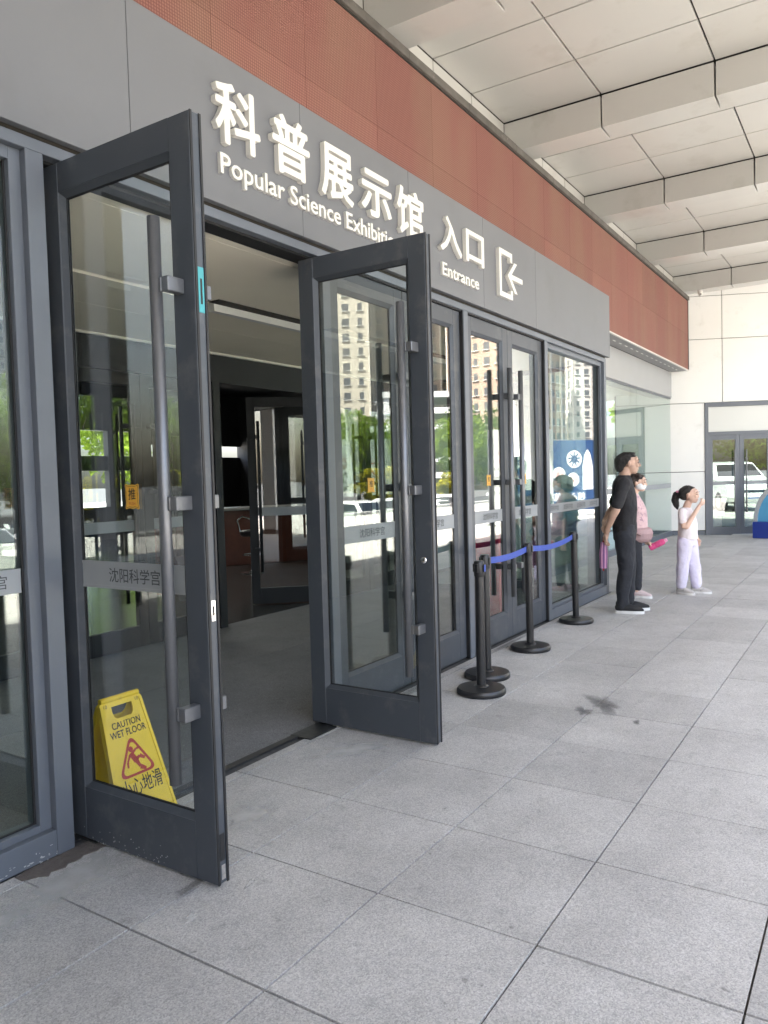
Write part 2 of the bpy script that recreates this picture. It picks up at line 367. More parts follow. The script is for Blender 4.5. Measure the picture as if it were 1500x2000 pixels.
# raised terrace (plaza): body, and a sheet of pale sunlit paving
tag(MB().box(-60, 70, -12, 60, -1.31, -.03).build('terrace', mat('concrete', (.4, .39, .37), .8, 0, .1, 2)), kind='structure')
def plaza_mat():
    m = PLAZA; t = m.node_tree; N = t.nodes; L = t.links; b = N['Principled BSDF']
    geo = N.new('ShaderNodeNewGeometry'); br = N.new('ShaderNodeTexBrick'); br.offset = 0; br.inputs['Scale'].default_value = 1
    br.inputs['Brick Width'].default_value = .6; br.inputs['Row Height'].default_value = .6; br.inputs['Mortar Size'].default_value = .006
    br.inputs['Color1'].default_value = (1, 1, 1, 1); br.inputs['Color2'].default_value = (.93, .93, .93, 1); br.inputs['Mortar'].default_value = (.5, .5, .5, 1)
    L.new(geo.outputs['Position'], br.inputs['Vector'])
    mx = N.new('ShaderNodeMix'); mx.data_type = 'RGBA'; mx.blend_type = 'MULTIPLY'; mx.inputs[0].default_value = 1
    s = b.inputs['Base Color'].links[0].from_socket; L.new(s, mx.inputs[6]); L.new(br.outputs['Color'], mx.inputs[7]); L.new(mx.outputs[2], b.inputs['Base Color'])
plaza_mat()
tag(MB().box(-60, 70, -12, -.296, -.029, -.003).build('plaza_paving', PLAZA), kind='structure')
tag(MB().box(-60, -.8, -.29, 2.9, -.029, -.003).build('plaza_paving', PLAZA), kind='structure')
tag(MB().box(21.2, 70, -.29, 40, -.029, -.003).build('plaza_paving', PLAZA), kind='structure')
# tiled walk: one slab object per granite tile on a grout bed
walk = tag(MB().box(-.8, 21.2, -.296, 4.2, -.029, -.012).build('pavement', GROUT), kind='structure')
T0X, T0Y, TS, GAP = 1.6074, 2.1071, .6, .007
def tile_mesh(w, d):
    return MB().box(GAP/2, w-GAP/2, GAP/2, d-GAP/2, -.0118, 0, b=.0008).mesh('tile', TILE)
tm = [tile_mesh(TS, TS), tile_mesh(TS, TS), tile_mesh(TS, .070)]
rt = random.Random(3)
for i in range(-4, 33):
    for j in range(0, 5):
        o = link('tile', tm[rt.randint(0, 1)], walk, (T0X+TS*i, T0Y-TS*j, rt.uniform(-.0012, .0006)))
        o.rotation_euler = (rt.uniform(-.0008, .0008), rt.uniform(-.0008, .0008), 0)
for i in range(-4, 33):      # cut strip along the facade and, beyond the vestibule, up to the recessed glazing
    link('tile', tm[2], walk, (T0X+TS*i, T0Y+TS, 0))
tm3 = tile_mesh(TS, TS)
for i in range(13, 28):
    for k in range(2):
        link('tile', tm3, walk, (T0X+TS*i, T0Y+TS+.070+TS*k, -.0003))

# ---------------------------------------------------------------- main building with the vestibule
bld = thing('exhibition_hall', 'grey glazed entrance building with two open doors under the canopy', 'building', (5.3, 3.0, 0))
# fascia panels
fx = [-8.3, -7.1, -5.9, -4.7, -3.5, -2.3, -1.1, .1, 1.1, 2.285, 3.475, 4.66, 5.85, 7.0, 9.38]
for a, b in zip(fx, fx[1:]):
    part_box('fascia_panel', FASC, bld, a+.0015, b-.0015, 2.752, 2.79, 2.872, 3.612, b=.0015)
part_box('fascia_backing', BLACKGAP, bld, -8.3, 9.374, 2.79, 3.5, 2.90, 3.6)
part_box('shadow_gap', BLACKGAP, bld, -8.3, 9.33, 2.80, 2.95, 2.852, 2.90)
# head frame, mullions
part_box('head_frame', FRAME, bld, -8.3, 9.30, YF, 2.95, 2.803, 2.852, b=.002)
def post(x0, x1, y0=YF, y1=2.95, z0=0, z1=2.803): return part_box('mullion', FRAME, bld, x0, x1, y0, y1, z0, z1, b=.002)
for x0, x1 in ((1.795, 1.872), (3.678, 3.752), (5.52, 5.597), (7.283, 7.36), (9.222, 9.30), (-.02, .055), (-1.85, -1.775), (-3.7, -3.625), (-5.5, -5.425), (-8.3, -8.22)): post(x0, x1)
# rebates in the door frames (black gasket lines; at closed doors brought forward to paint the gap's shade)
for x0, x1 in ((1.872, 1.879), (3.671, 3.678), (3.752, 3.758), (5.510, 5.52), (5.597, 5.603), (7.273, 7.283)):
    part_box('gasket_and_shade', GASKET, bld, x0, x1, 2.84 if x0 in (1.872, 3.671) else 2.787, 2.94, .004, 2.803)
part_box('door_head_gasket', GASKET, bld, 1.879, 3.671, 2.83, 2.945, 2.79, 2.803)
part_box('door_head_gasket', GASKET, bld, 3.758, 5.510, 2.795, 2.945, 2.793, 2.803)
part_box('door_head_gasket', GASKET, bld, 5.603, 7.273, 2.795, 2.945, 2.793, 2.803)
# fixed panes: frame with a sloped glazing bead and the pane
def fixed_pane(x0, x1, zb=.105, band=True, txt=4):
    zt = 2.803
    m = MB()
    m.box(x0, x1, YF+.004, 2.95, 0, zb, b=.002)
    f = m.build('sill_frame', FRAME, bld)
    m = MB(); w = .05
    for (a0, a1, c0, c1) in ((x0, x0+w, zb, zt), (x1-w, x1, zb, zt)): m.box(a0, a1, YF+.035, 2.90, c0, c1, b=.002)
    m.box(x0+w, x1-w, YF+.035, 2.90, zt-w, zt, b=.002); m.box(x0+w, x1-w, YF+.035, 2.90, zb, zb+.03, b=.002)
    m.build('glazing_bead', FRAME, bld)
    p = part_box('pane', CLEARW, bld, x0+w, x1-w, YG-.004, YG+.004, zb+.03, zt-w)
    part_box('seal', GASKET, p, x0+w, x0+w+.008, YG-.014, YG-.0045, zb+.03, zt-w)
    part_box('seal', GASKET, p, x1-w-.008, x1-w, YG-.014, YG-.0045, zb+.03, zt-w)
    part_box('seal', GASKET, p, x0+w+.008, x1-w-.008, YG-.014, YG-.0045, zb+.03, zb+.036)
    if band: band_on(p, x0+w+.002, x1-w-.01, YG-.0065, txt)
    return p
GLYPH = {}
def band_on(parent, x0, x1, y, ntext):
    part_box('manifestation_band', FROST, parent, x0, x1, y, y+.002, 1.072, 1.168)
    part_box('band_edge', FROST, parent, x0, x1, y-.001, y, 1.0725, 1.082)
    part_box('band_edge', FROST, parent, x0, x1, y-.001, y, 1.158, 1.1675)
    if 'sy' not in GLYPH: GLYPH['sy'] = fit_mesh(text_mesh('沈阳科学宫', BANDTXT, 0, 0, 2), .29, None)
    for k in range(ntext):
        o = link('lettering', GLYPH['sy'], parent)
        c = x0+(x1-x0)*(k+.5)/ntext
        base = rootloc(parent)
        o.matrix_local = Matrix.Translation(Vector((c-.145, y-.0015, 1.094))-base) @ FACE_Y
for x0, x1 in ((.055, 1.795), (7.36, 9.222)): fixed_pane(x0, x1)
for x0, x1 in ((-1.775, -.02), (-3.625, -1.85), (-5.425, -3.7), (-8.22, -5.5)): fixed_pane(x0, x1, band=False)
# side glazing of the vestibule (right end)
post(9.222, 9.30, 2.951, 3.02)
part_box('side_sill', FRAME, bld, 9.23, 9.30, 3.02, 3.97, 0, .1)
part_box('side_head', FRAME, bld, 9.23, 9.30, 3.02, 3.97, 2.75, 2.9)
part_box('pane', CLEARW, bld, 9.26, 9.268, 3.02, 3.97, .1, 2.75)
part_box('vestibule_roof', BEAMG, bld, -8.3, 9.35, 2.80, 3.55, 3.601, 3.611)
part_box('side_panel', FASC, bld, 9.34, 9.378, 2.80, 3.92, 2.905, 3.6)

# door leaf in its own frame: hinge edge at x=0, free edge at x=LW, outer face at y=0, inner face y=+.055
LW, LZ0, LZ1, LT = .868, .014, 2.79, .055
ST, TR_, BR = .108, .118, .218
def leaf_meshes(LW):
    d = {}
    m = MB()
    m.box(0, ST, 0, LT, LZ0, LZ1, b=.003); m.box(LW-ST, LW, 0, LT, LZ0, LZ1, b=.003)
    m.box(ST, LW-ST, .0006, LT-.0006, LZ1-TR_, LZ1, b=.001); m.box(ST, LW-ST, .0006, LT-.0006, LZ0, LZ0+BR, b=.001)
    d['frame'] = m.mesh('door_leaf', LEAFM)
    m = MB(); w = .022; gz0, gz1 = LZ0+BR, LZ1-TR_
    def bead(yy0, yy1):      # mitred sloping bead
        o = [(ST, gz0), (LW-ST, gz0), (LW-ST, gz1), (ST, gz1)]; i = [(ST+w, gz0+w), (LW-ST-w, gz0+w), (LW-ST-w, gz1-w), (ST+w, gz1-w)]
        vs = [(a, yy0, c) for a, c in o]+[(a, yy1, c) for a, c in i]
        fs = [(k, (k+1) % 4, 4+(k+1) % 4, 4+k) for k in range(4)]
        m.add(vs, fs if yy0 < yy1 else [f[::-1] for f in fs])
    bead(.004, .022); bead(LT-.004, .033)
    d['bead'] = m.mesh('glazing_bead', LEAFM)
    m = MB()
    for yy in (.0225, .0305):
        for a0, a1, c0, c1 in ((ST+w-.002, ST+w+.004, gz0+w, gz1-w), (LW-ST-w-.004, LW-ST-w+.002, gz0+w, gz1-w), (ST+w, LW-ST-w, gz0+w-.002, gz0+w+.004), (ST+w, LW-ST-w, gz1-w-.004, gz1-w+.002)):
            m.box(a0, a1, yy, yy+.002, c0, c1)
    d['seal'] = m.mesh('glazing_seal', GASKET)
    d['pane'] = MB().box(ST+w-.004, LW-ST-w+.004, .0245, .0305, gz0+w-.004, gz1-w+.004).mesh('pane', CLEAR)
    d['edge'] = MB().box(LW+.0002, LW+.004, .001, .011, LZ0, LZ1).box(LW+.0002, LW+.004, LT-.011, LT-.001, LZ0, LZ1).mesh('edge_gasket', GASKET)
    # full-height pull handles, one each side, on three brackets
    bx = LW-.122
    for side, nm in ((-1, 'ho'), (1, 'hi')):
        f = 0 if side < 0 else LT
        yb = f+side*.07
        m = MB().tube([(bx, yb, .395), (bx, yb, 2.425)], .0225, 18)
        d[nm] = m.mesh('pull_handle', STEEL)
        for q, z in enumerate((.655, 1.415, 2.185)):
            m = MB()
            m.box(LW-.088, LW-.052, min(f+side*.0005, yb+side*.006), max(f+side*.0005, yb+side*.006), z-.026, z+.026, b=.003)
            m.box(bx+.008, LW-.089, min(yb-.006, yb+.006), max(yb-.006, yb+.006), z-.0255, z+.0255, b=.002)
            d[nm+'b%d' % q] = m.mesh('handle_bracket', STEEL)
    # frosted band with the printed name, on the glass
    gx0, gx1 = ST+w-.002, LW-ST-w-.004
    d['band'] = MB().box(gx0, gx1, .0215, .0235, 1.072, 1.182).mesh('manifestation_band', FROST)
    d['bande'] = MB().box(gx0, gx1, .0205, .0215, 1.0725, 1.084).box(gx0, gx1, .0205, .0215, 1.170, 1.1815).mesh('band_edge', FROST)
    d['lock'] = MB().lathe([(.001, 0), (.019, 0), (.021, -.004), (.017, -.012), (.001, -.013)], 20).mesh('lock_cylinder', CHROME)
    return d
LM = leaf_meshes(LW); LMn = leaf_meshes(.832)
def sticker_meshes():
    # wavy-edged amber plate, a fine dark inner line and the writing
    def outline(s):
        pts = []
        for k in range(64):
            a = 2*math.pi*k/64
            rx, ry = .040, .049
            c, si = math.cos(a), math.sin(a)
            e = .6
            x = abs(c)**e*(1 if c > 0 else -1)*rx; y = abs(si)**e*(1 if si > 0 else -1)*ry
            w = 1.02-.12*math.cos(4*a)+.055*math.cos(8*a)
            pts.append((x*w*s, y*w*s))
        return pts
    p = MB().prism(outline(1), FACE_Y, .0012).mesh('push_sticker', STK)
    m = MB(); o = outline(.9); i = outline(.86); n = len(o)
    m.add([(a, -.0016, b) for a, b in o]+[(a, -.0016, b) for a, b in i], [(k, (k+1) % n, n+(k+1) % n, n+k) for k in range(n)])
    q = m.mesh('sticker_line', BLACKP)
    t1 = place_mesh(fit_mesh(text_mesh('推', BLACKP, 0, .012, 2), .042, .046), Matrix.Translation((-.021, -.0017, -.013)) @ FACE_Y)
    t2 = place_mesh(fit_mesh(text_mesh('PUSH', REDP, 0, 0, 2), .036, .012), Matrix.Translation((-.018, -.0017, -.033)) @ FACE_Y)
    return p, q, t1, t2
STKM = sticker_meshes()
SY_D = fit_mesh(text_mesh('沈阳科学宫', BANDTXT, 0, .004, 3), .30, None)
def leaf(name, label, hinge, rotz, mirror, L=LM, w=LW, txt_c=.45, band=True, sticker=True, lock=False):
    """mirror: hinge on the right-hand side (seen from outside)"""
    o = link(name, L['frame'], bld, Vector(hinge)-bld.location, rotz); o['label'] = label
    if mirror: o.scale = (-1, 1, 1)
    for k, nm in (('bead', 'glazing_bead'), ('seal', 'glazing_seal'), ('pane', 'pane'), ('edge', 'edge_gasket'), ('ho', 'pull_handle'), ('hi', 'pull_handle'), *[(a+'b%d' % q, 'handle_bracket') for a in ('ho', 'hi') for q in range(3)], ('band', 'manifestation_band'), ('bande', 'band_edge')):
        if band or not k.startswith('band'): link(nm, L[k], o)
    fl = Matrix.Scale(-1, 4, (1, 0, 0)) if mirror else Matrix.Identity(4)
    # lettering reads on the outer face; on a mirrored leaf it is flipped back
    def put(nm, me, x, z, y):
        c = link(nm, me, o); c.matrix_local = Matrix.Translation((x, y, z)) @ fl
        return c
    if band:
        t = link('lettering', SY_D, o); t.matrix_local = Matrix.Translation((txt_c+(.15 if mirror else -.15), .0195, 1.1)) @ fl @ FACE_Y
    if sticker:
        for me, nm in zip(STKM, ('push_sticker', 'sticker_line', 'lettering', 'lettering')): put(nm, me, .455*w/LW, 1.44, .0240)
    if lock: link('lock_cylinder', L['lock'], o).matrix_local = Matrix.Translation((w-.052, LT, 1.03)) @ Matrix.Rotation(R(90), 4, 'X')
    return o
lf1 = leaf('door_leaf', 'open shade-darkened glass door leaf nearest the camera, with the amber push sticker', (1.932, 2.89, 0), R(-90), False)
lf2 = leaf('door_leaf', 'second open shade-darkened glass door leaf, with a round lock cylinder', (3.66, 2.905, 0), R(90), True, band=False, sticker=False, lock=True)
# mortise and strike plates let into the free edge of the first leaf
MB().box(LW+.0005, LW+.002, .018, .037, .985, 1.06).build('lock_plate', CHROME, lf1, world=False)
MB().box(LW+.0021, LW+.0026, .023, .032, 1.005, 1.04).build('latch_slot', GASKET, lf1, world=False)
MB().box(LW+.0005, LW+.002, .014, .041, 2.09, 2.25).build('teal_film_plate', mat('teal_film', (.05, .3, .33), .35), lf1, world=False)
MB().box(LW+.0021, LW+.0026, .023, .032, 2.12, 2.21).build('latch_slot', GASKET, lf1, world=False)
MB().box(LW+.0005, LW+.002, .016, .039, .10, .20).build('lock_plate', GASKET, lf1, world=False)
MB().box(LW+.0005, LW+.003, .018, .037, .03, .085).build('lock_plate', CHROME, lf1, world=False)
# scuffs and paint chips on the bottom rail of the first leaf
rs = random.Random(11); m = MB(); CHIP = mat('bare_chip', (.45, .45, .44), .7)
for k in range(46):
    x = rs.uniform(.08, .6); z = LZ0+abs(rs.gauss(.02, .025)); w = rs.uniform(.001, .005); h = rs.uniform(.0007, .006)
    n = rs.randint(4, 6); m.prism([(x+w*math.cos(6.28*q/n+k)*rs.uniform(.5, 1), z+h*math.sin(6.28*q/n+k)*rs.uniform(.5, 1)) for q in range(n)], Matrix.Translation((0, .0002, 0)) @ FACE_Y, .0004)
tag(m.build('paint_chips', CHIP, lf1, world=False), kind='stuff')
# closed pairs
leaf('door_leaf', 'closed glass door leaf just behind the second open leaf', (3.760, 2.812, 0), 0, False)
leaf('door_leaf', 'closed glass door leaf left of the grey mullion', (5.506, 2.812, 0), 0, True)
leaf('door_leaf', 'closed glass door leaf right of the grey mullion', (5.604, 2.812, 0), 0, False, LMn, .832)
leaf('door_leaf', 'closed glass door leaf beside the fixed end pane', (7.270, 2.812, 0), 0, True, LMn, .832)
# paint chips on the sill of the near fixed pane
m = MB()
for k in range(60):
    x = rs.uniform(1.2, 1.83); z = abs(rs.gauss(.018, .022)); w = rs.uniform(.002, .012); h = rs.uniform(.0015, .006)
    n = rs.randint(5, 7); m.prism([(x+w*math.cos(6.28*q/n)*rs.uniform(.4, 1), z+h*math.sin(6.28*q/n)*rs.uniform(.4, 1)) for q in range(n)], Matrix.Translation((0, YF+.0036, 0)) @ FACE_Y, .0004)
tag(m.build('paint_chips', CHIP, bld), kind='stuff')
# threshold channel and floor spring covers
part_box('threshold', mat('dark_threshold', (.035, .035, .035), .5, .3), bld, 1.88, 9.2, 2.822, 2.868, -.004, .006)
for x in (1.93, 3.36):
    part_box('floor_spring_cover', mat('floor_spring_metal', (.05, .052, .05), .45, .5, .3, 30), bld, x, x+.25, 2.725, 2.875, 0, .0075, b=.001)
# vestibule inside: floor, ceiling, inner door line
part_box('vestibule_floor', MAT_IN, bld, -8.2, 9.22, 2.869, 4.40, -.02, .002)
part_box('vestibule_floor', MAT_IN, bld, -8.2, 9.22, 4.405, 5.72, -.02, .002)
for y0, y1 in ((2.955, 3.02), (3.025, 4.06), (4.12, 4.76), (4.765, 5.60)):
    part_box('ceiling_strip', CEILV, bld, -8.2, 9.2, y0, y1, 2.795, 2.85)
part_box('ceiling_backing', BLACKGAP, bld, -8.2, 9.2, 2.955, 5.6, 2.853, 2.87)
for x in (.6, 4.06, 6.6):
    part_box('lamp_recess', BLACKGAP, bld, x-.05, x+1.3, 3.96, 4.058, 2.786, 2.7945)
    part_box('slot_lamp', mat('unlit_tube', (.75, .75, .72), .4), bld, x, x+1.25, 4.062, 4.118, 2.735, 2.80)
part_box('trim_line', mat('pale_trim', (.7, .68, .62), .4), bld, -8.2, 9.2, 5.60, 5.63, 2.775, 2.85)
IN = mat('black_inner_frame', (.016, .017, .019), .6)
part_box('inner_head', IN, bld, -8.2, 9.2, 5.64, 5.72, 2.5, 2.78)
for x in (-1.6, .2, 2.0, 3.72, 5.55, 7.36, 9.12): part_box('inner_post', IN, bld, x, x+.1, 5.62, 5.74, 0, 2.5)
def inner_leaf(px, py, rot, mirror):
    k = link('inner_door_leaf', INM[0], bld, Vector((px, py, 0))-bld.location, rot)
    if mirror: k.scale = (-1, 1, 1)
    for me, nm in zip(INM[1:], ('pane', 'pull_handle', 'manifestation_band')): link(nm, me, k)
m = MB(); w = .845
for a0, a1, c0, c1 in ((0, .1, .01, 2.49), (w-.1, w, .01, 2.49), (.1, w-.1, 2.38, 2.49), (.1, w-.1, .01, .2)): m.box(a0, a1, 0, .05, c0, c1, b=.002)
INM = [m.mesh('inner_door_leaf', IN), MB().box(.1, w-.1, .022, .028, .2, 2.38).mesh('pane', CLEAR),
       MB().tube([(w-.13, -.06, .4), (w-.13, -.06, 2.2)], .018, 10).tube([(w-.13, .11, .4), (w-.13, .11, 2.2)], .018, 10).box(w-.14, w-.05, -.064, .114, .65, .69).box(w-.14, w-.05, -.064, .114, 1.4, 1.44).box(w-.14, w-.05, -.064, .114, 2.0, 2.04).mesh('pull_handle', IN),
       MB().box(.1, w-.1, .018, .0215, 1.07, 1.17).mesh('manifestation_band', FROST)]
for x in (.3, 2.1, 3.82, 7.46):
    inner_leaf(x, 5.65, 0, False); inner_leaf(x+1.7, 5.65, 0, True)
inner_leaf(5.66, 5.70, R(80), False); inner_leaf(7.35, 5.70, R(-48), True)
# hall behind
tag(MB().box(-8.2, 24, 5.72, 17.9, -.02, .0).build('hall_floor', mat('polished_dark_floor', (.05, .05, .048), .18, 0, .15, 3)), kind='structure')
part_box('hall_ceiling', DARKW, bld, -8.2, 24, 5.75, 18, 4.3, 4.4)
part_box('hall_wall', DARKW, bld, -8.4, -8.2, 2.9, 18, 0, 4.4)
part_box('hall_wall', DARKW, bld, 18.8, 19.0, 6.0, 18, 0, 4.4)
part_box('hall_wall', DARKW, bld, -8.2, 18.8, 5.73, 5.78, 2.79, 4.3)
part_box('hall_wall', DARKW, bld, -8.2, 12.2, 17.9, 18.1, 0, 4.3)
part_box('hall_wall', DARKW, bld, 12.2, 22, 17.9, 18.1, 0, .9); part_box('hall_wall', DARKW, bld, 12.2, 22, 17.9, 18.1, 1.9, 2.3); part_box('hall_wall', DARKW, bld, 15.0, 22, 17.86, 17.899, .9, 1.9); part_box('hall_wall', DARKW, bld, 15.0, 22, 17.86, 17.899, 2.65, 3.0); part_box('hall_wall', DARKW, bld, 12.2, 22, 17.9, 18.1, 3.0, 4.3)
for x in (13.6, 15.3, 17.2, 19): part_box('window_post', DARKW, bld, x, x+.35, 17.85, 18.05, .9, 3.0)
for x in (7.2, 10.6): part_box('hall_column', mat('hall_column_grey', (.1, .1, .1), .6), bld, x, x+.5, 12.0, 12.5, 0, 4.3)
LAMP = emis('fluorescent_tube', (1, .97, .9), 10)
hall_lights = [(4.2, 7.2), (4.2, 9.4), (7.4, 7.4), (8.2, 9.8), (9.6, 11.6), (6.2, 11.5), (12.4, 13.2), (10.8, 8.4)]
for q, (x, y) in enumerate(hall_lights):
    t = thing('strip_light', 'lit fluorescent strip hanging in the dark hall behind the inner doors', 'lamp', (x, y, 3.35), 0, 'fluorescent strips in the hall')
    MB().box(x-.6, x+.6, y-.03, y+.03, 3.38, 3.42).build('housing', IN, t); MB().box(x-.58, x+.58, y-.02, y+.02, 3.35, 3.379).build('tube', LAMP, t)
    MB().box(x-.5, x-.49, y-.005, y+.005, 3.421, 4.3).box(x+.49, x+.5, y-.005, y+.005, 3.421, 4.3).build('hanger', IN, t)

# recessed glazing beyond the vestibule, spandrel beam and LED screen box
YR = 3.955
part_box('spandrel_beam', BEAMG, bld, 9.38, 18.05, 3.925, 4.3, 3.11, 3.672, b=.003)
part_box('head_frame', FRAME, bld, 9.30, 18.03, 3.94, 4.02, 3.075, 3.105)
part_box('sill_frame', FRAME, bld, 9.30, 18.03, 3.93, 4.03, 0, .11, b=.003)
for a, b in ((9.31, 12.4), (12.41, 15.2), (15.21, 18.03)): part_box('pane', CLEARW, bld, a, b, YR, YR+.009, .11, 3.075)
part_box('manifestation_band', FROST, bld, 9.31, 18.0, YR-.004, YR-.002, 1.09, 1.19)
part_box('gallery_back_wall', mat('gallery_wall', (.30, .34, .32), .7, 0, .1, 2), bld, 9.35, 18.7, 5.9, 6.0, 0, 4.3)
part_box('gallery_floor', mat('gallery_floor', (.25, .26, .25), .3), bld, 9.25, 18.7, 4.04, 5.715, -.025, .001)
part_box('gallery_ceiling', CEILV, bld, 9.25, 18.7, 4.03, 5.9, 3.2, 3.3)
part_box('rear_mass', DARKW, bld, -8.3, 24, 4.31, 18.2, 4.41, 5.9)
# upper wall strip between LED box and canopy
part_box('upper_wall_backing', BLACKGAP, bld, -8.3, 18.1, 3.852, 4.0, 3.7, 5.9)

led = thing('led_screen', 'long rusty red LED screen band running above the grey fascia', 'screen', (9, 3.56, 3.69))
LEDM = led_mat('red_led_face', (.24, .108, .09))
yl = 3.56
cw = .96; n = 27
x = 18.02
led_meshes = {}
for k in range(n):
    for r, (z0, z1) in enumerate(((3.697, 4.455), (4.457, 5.205))):
        x1 = x-.001; x0 = x-cw+.001
        if r not in led_meshes: led_meshes[r] = MB().box(0, cw-.0024, 0, .03, z0-3.69, z1-3.69, b=.001).mesh('screen_module', LEDM)
        link('screen_module', led_meshes[r], led, (x0-9, 0, 0))
    x -= cw
part_box('screen_back', BLACKGAP, led, x, 18.05, 3.592, 3.83, 3.70, 5.19)
LEDGE = mat('weathered_dark_flashing', (.10, .092, .082), .6, 0, .35, 6, dirt=(.3, .28, .25), dscale=9, dmin=.62, dmax=.8)
x = 18.05; rl = random.Random(5)
while x > -8:
    w = 1.2 if x > -7 else 1
    part_box('top_flashing', LEDGE, led, x-w+.002, x, yl-.035, 3.8, 5.219, 5.294+rl.uniform(-.004, .006), b=.002); x -= w
part_box('top_shadow_strip', BLACKGAP, led, -8, 18.04, yl-.012, yl+.02, 5.2055, 5.2185)
part_box('soffit', mat('soffit_metal', (.22, .22, .22), .5, 0, .05, 5), led, -8, 18.02, yl+.002, 3.92, 3.676, 3.694)
part_box('lower_trim', mat('pale_edge_trim', (.62, .61, .58), .5), led, -8, 18.05, yl-.006, yl+.03, 3.675, 3.696)
for k in range(22): part_box('soffit_vent', mat('vent_white', (.7, .7, .68), .5), led, 10.0+.36*k, 10.14+.36*k, 3.72, 3.735, 3.672, 3.677)
part_box('end_strip', BLACKGAP, led, 18.02, 18.055, yl-.01, 3.6, 3.70, 5.2)

# ---------------------------------------------------------------- canopy
can = thing('entrance_canopy', 'cream panelled canopy ceiling with deep cross beams over the walkway', 'canopy', (5, .5, 5.39))
ZC, ZB, YC = 5.755, 5.391, -2.9
rows = [3.845, 2.65, 1.45, .25, -.95, -2.15, YC]
bw = .38; g = .02
bx = [17.9-3.025*k for k in range(9)]
pm = {}
def panel(name, w, d, h, loc, m):
    key = (name, round(w, 3), round(d, 3), round(h, 3))
    if key not in pm: pm[key] = MB().box(0, w, 0, d, 0, h, b=.0015).mesh(name, m)
    return link(name, pm[key], can, Vector(loc)-can.location)
for k, x in enumerate(bx):
    for a, b in zip(rows, rows[1:]):
        panel('beam_panel', bw, a-b-g, ZC-.013-ZB, (x, b+g/2, ZB), CEILP)
        x0 = x-(3.025-bw); n = 3; w = (3.025-bw)/n
        for q in range(n): panel('ceiling_panel', w-g, a-b-g, .03, (x0+q*w+g/2, b+g/2, ZC), CEILP)
    x0 = x-(3.025-bw); w = (3.025-bw)/3
    for q in range(3): panel('upper_wall_panel', w-g*.8, .012, ZC-.012-5.2, (x0+q*w+g*.4, 3.838, 5.2), CEILP)
x = bx[0]+bw
for a, b in zip(rows, rows[1:]):
    panel('ceiling_panel', 2.6, a-b-g, .03, (x+g/2, b+g/2, ZC), CEILP)
part_box('canopy_slab', BLACKGAP, can, -9.5, 21.0, YC, 3.85, ZC+.036, ZC+.5)
part_box('canopy_slab', CEILP, can, -34, -9.45, YC, 3.85, ZB, ZC+.5)  # unseen canopy stretch, added to cut light from the left
part_box('shade_wall', mat('dark_shade_wall', (.07, .07, .072), .6, 0, .1, 2), bld, -3.6, -3.2, -1.0, 2.745, 0, 5.38)  # unseen dark wall, added to keep side light off the open leaves
part_box('shade_wing', FASC, bld, -34, -8.45, 2.80, 4.0, 0, 6.2)  # unseen stretch of facade, added to darken the left side
part_box('beam_core', BLACKGAP, can, -9.2, -9.19, YC+.02, 3.8, ZB+.05, ZC)
for k in range(10): part_box('edge_fascia', CEILP, can, -9.5+3.05*k, -9.5+3.05*k+3.04, YC-.05, YC-.004, ZB-.05, ZC+.55, b=.004)

for x in (-2.5, 8.9, 19.6):
    part_box('column', WHITEP, can, x, x+.5, -2.75, -2.25, 0, ZB-.002, b=.01)
    part_box('column_base', mat('dark_plinth', (.1, .1, .1), .5), can, x-.03, x+.53, -2.78, -2.22, 0, .12, b=.004)

# ---------------------------------------------------------------- angled white wall with glass doors at the far end
WA = R(25); WC = Vector((18.08, 3.95, 0)); wx = Vector((math.sin(WA), -math.cos(WA), 0))
wall = thing('far_wing', 'bright white panelled wing with grey framed glass doors closing the walkway', 'building', WC, math.atan2(wx.y, wx.x))
# local x runs along the wall to the right, local +y is behind the wall
def wbox(name, m, x0, x1, z0, z1, y0=0., y1=.03, parent=None, b=.003): return MB().box(x0, x1, y0, y1, z0, z1, b=b).build(name, m, parent or wall, world=False)
gp = .012
cols_up = [-1.2, 1.11, 2.62, 3.4]
for a, b in zip(cols_up, cols_up[1:]):
    for z0, z1 in ((2.97, 4.385), (4.385, 5.34), (5.34, 6.2)): wbox('wall_panel', WHITEP, a+gp/2, b-gp/2, z0+gp/2, z1-gp/2)
for z0, z1 in ((.1, 1.43), (1.43, 2.97)):
    wbox('wall_panel', WHITEP, -1.2, .725-gp/2, z0+gp/2, z1-gp/2)
    for a, b in ((2.2, 3.4),): wbox('wall_panel', WHITEP, a+gp/2, b-gp/2, z0+gp/2, z1-gp/2)
wbox('plinth', FRAME, -1.2, .725, 0, .09, .006, .03); wbox('plinth', FRAME, 2.2, 3.4, 0, .09, .006, .03)
wbox('backing', BLACKGAP, -1.2, .72, 0, 2.97, .032, .2); wbox('backing', BLACKGAP, 2.21, 3.39, 0, 2.97, .032, .2); wbox('backing', BLACKGAP, -1.2, 3.39, 2.972, 6.2, .032, .2)
fr = [(.722, .80, 0, 2.972), (2.135, 2.212, 0, 2.972), (.80, 2.135, 2.87, 2.972), (.80, 2.135, 2.24, 2.31)]
for a in fr: wbox('door_frame', FRAME, *a, -.02, .08)
wbox('transom_pane', mat('white_transom_film', (.62, .63, .6), .22), .80, 2.135, 2.31, 2.87, .02, .028)
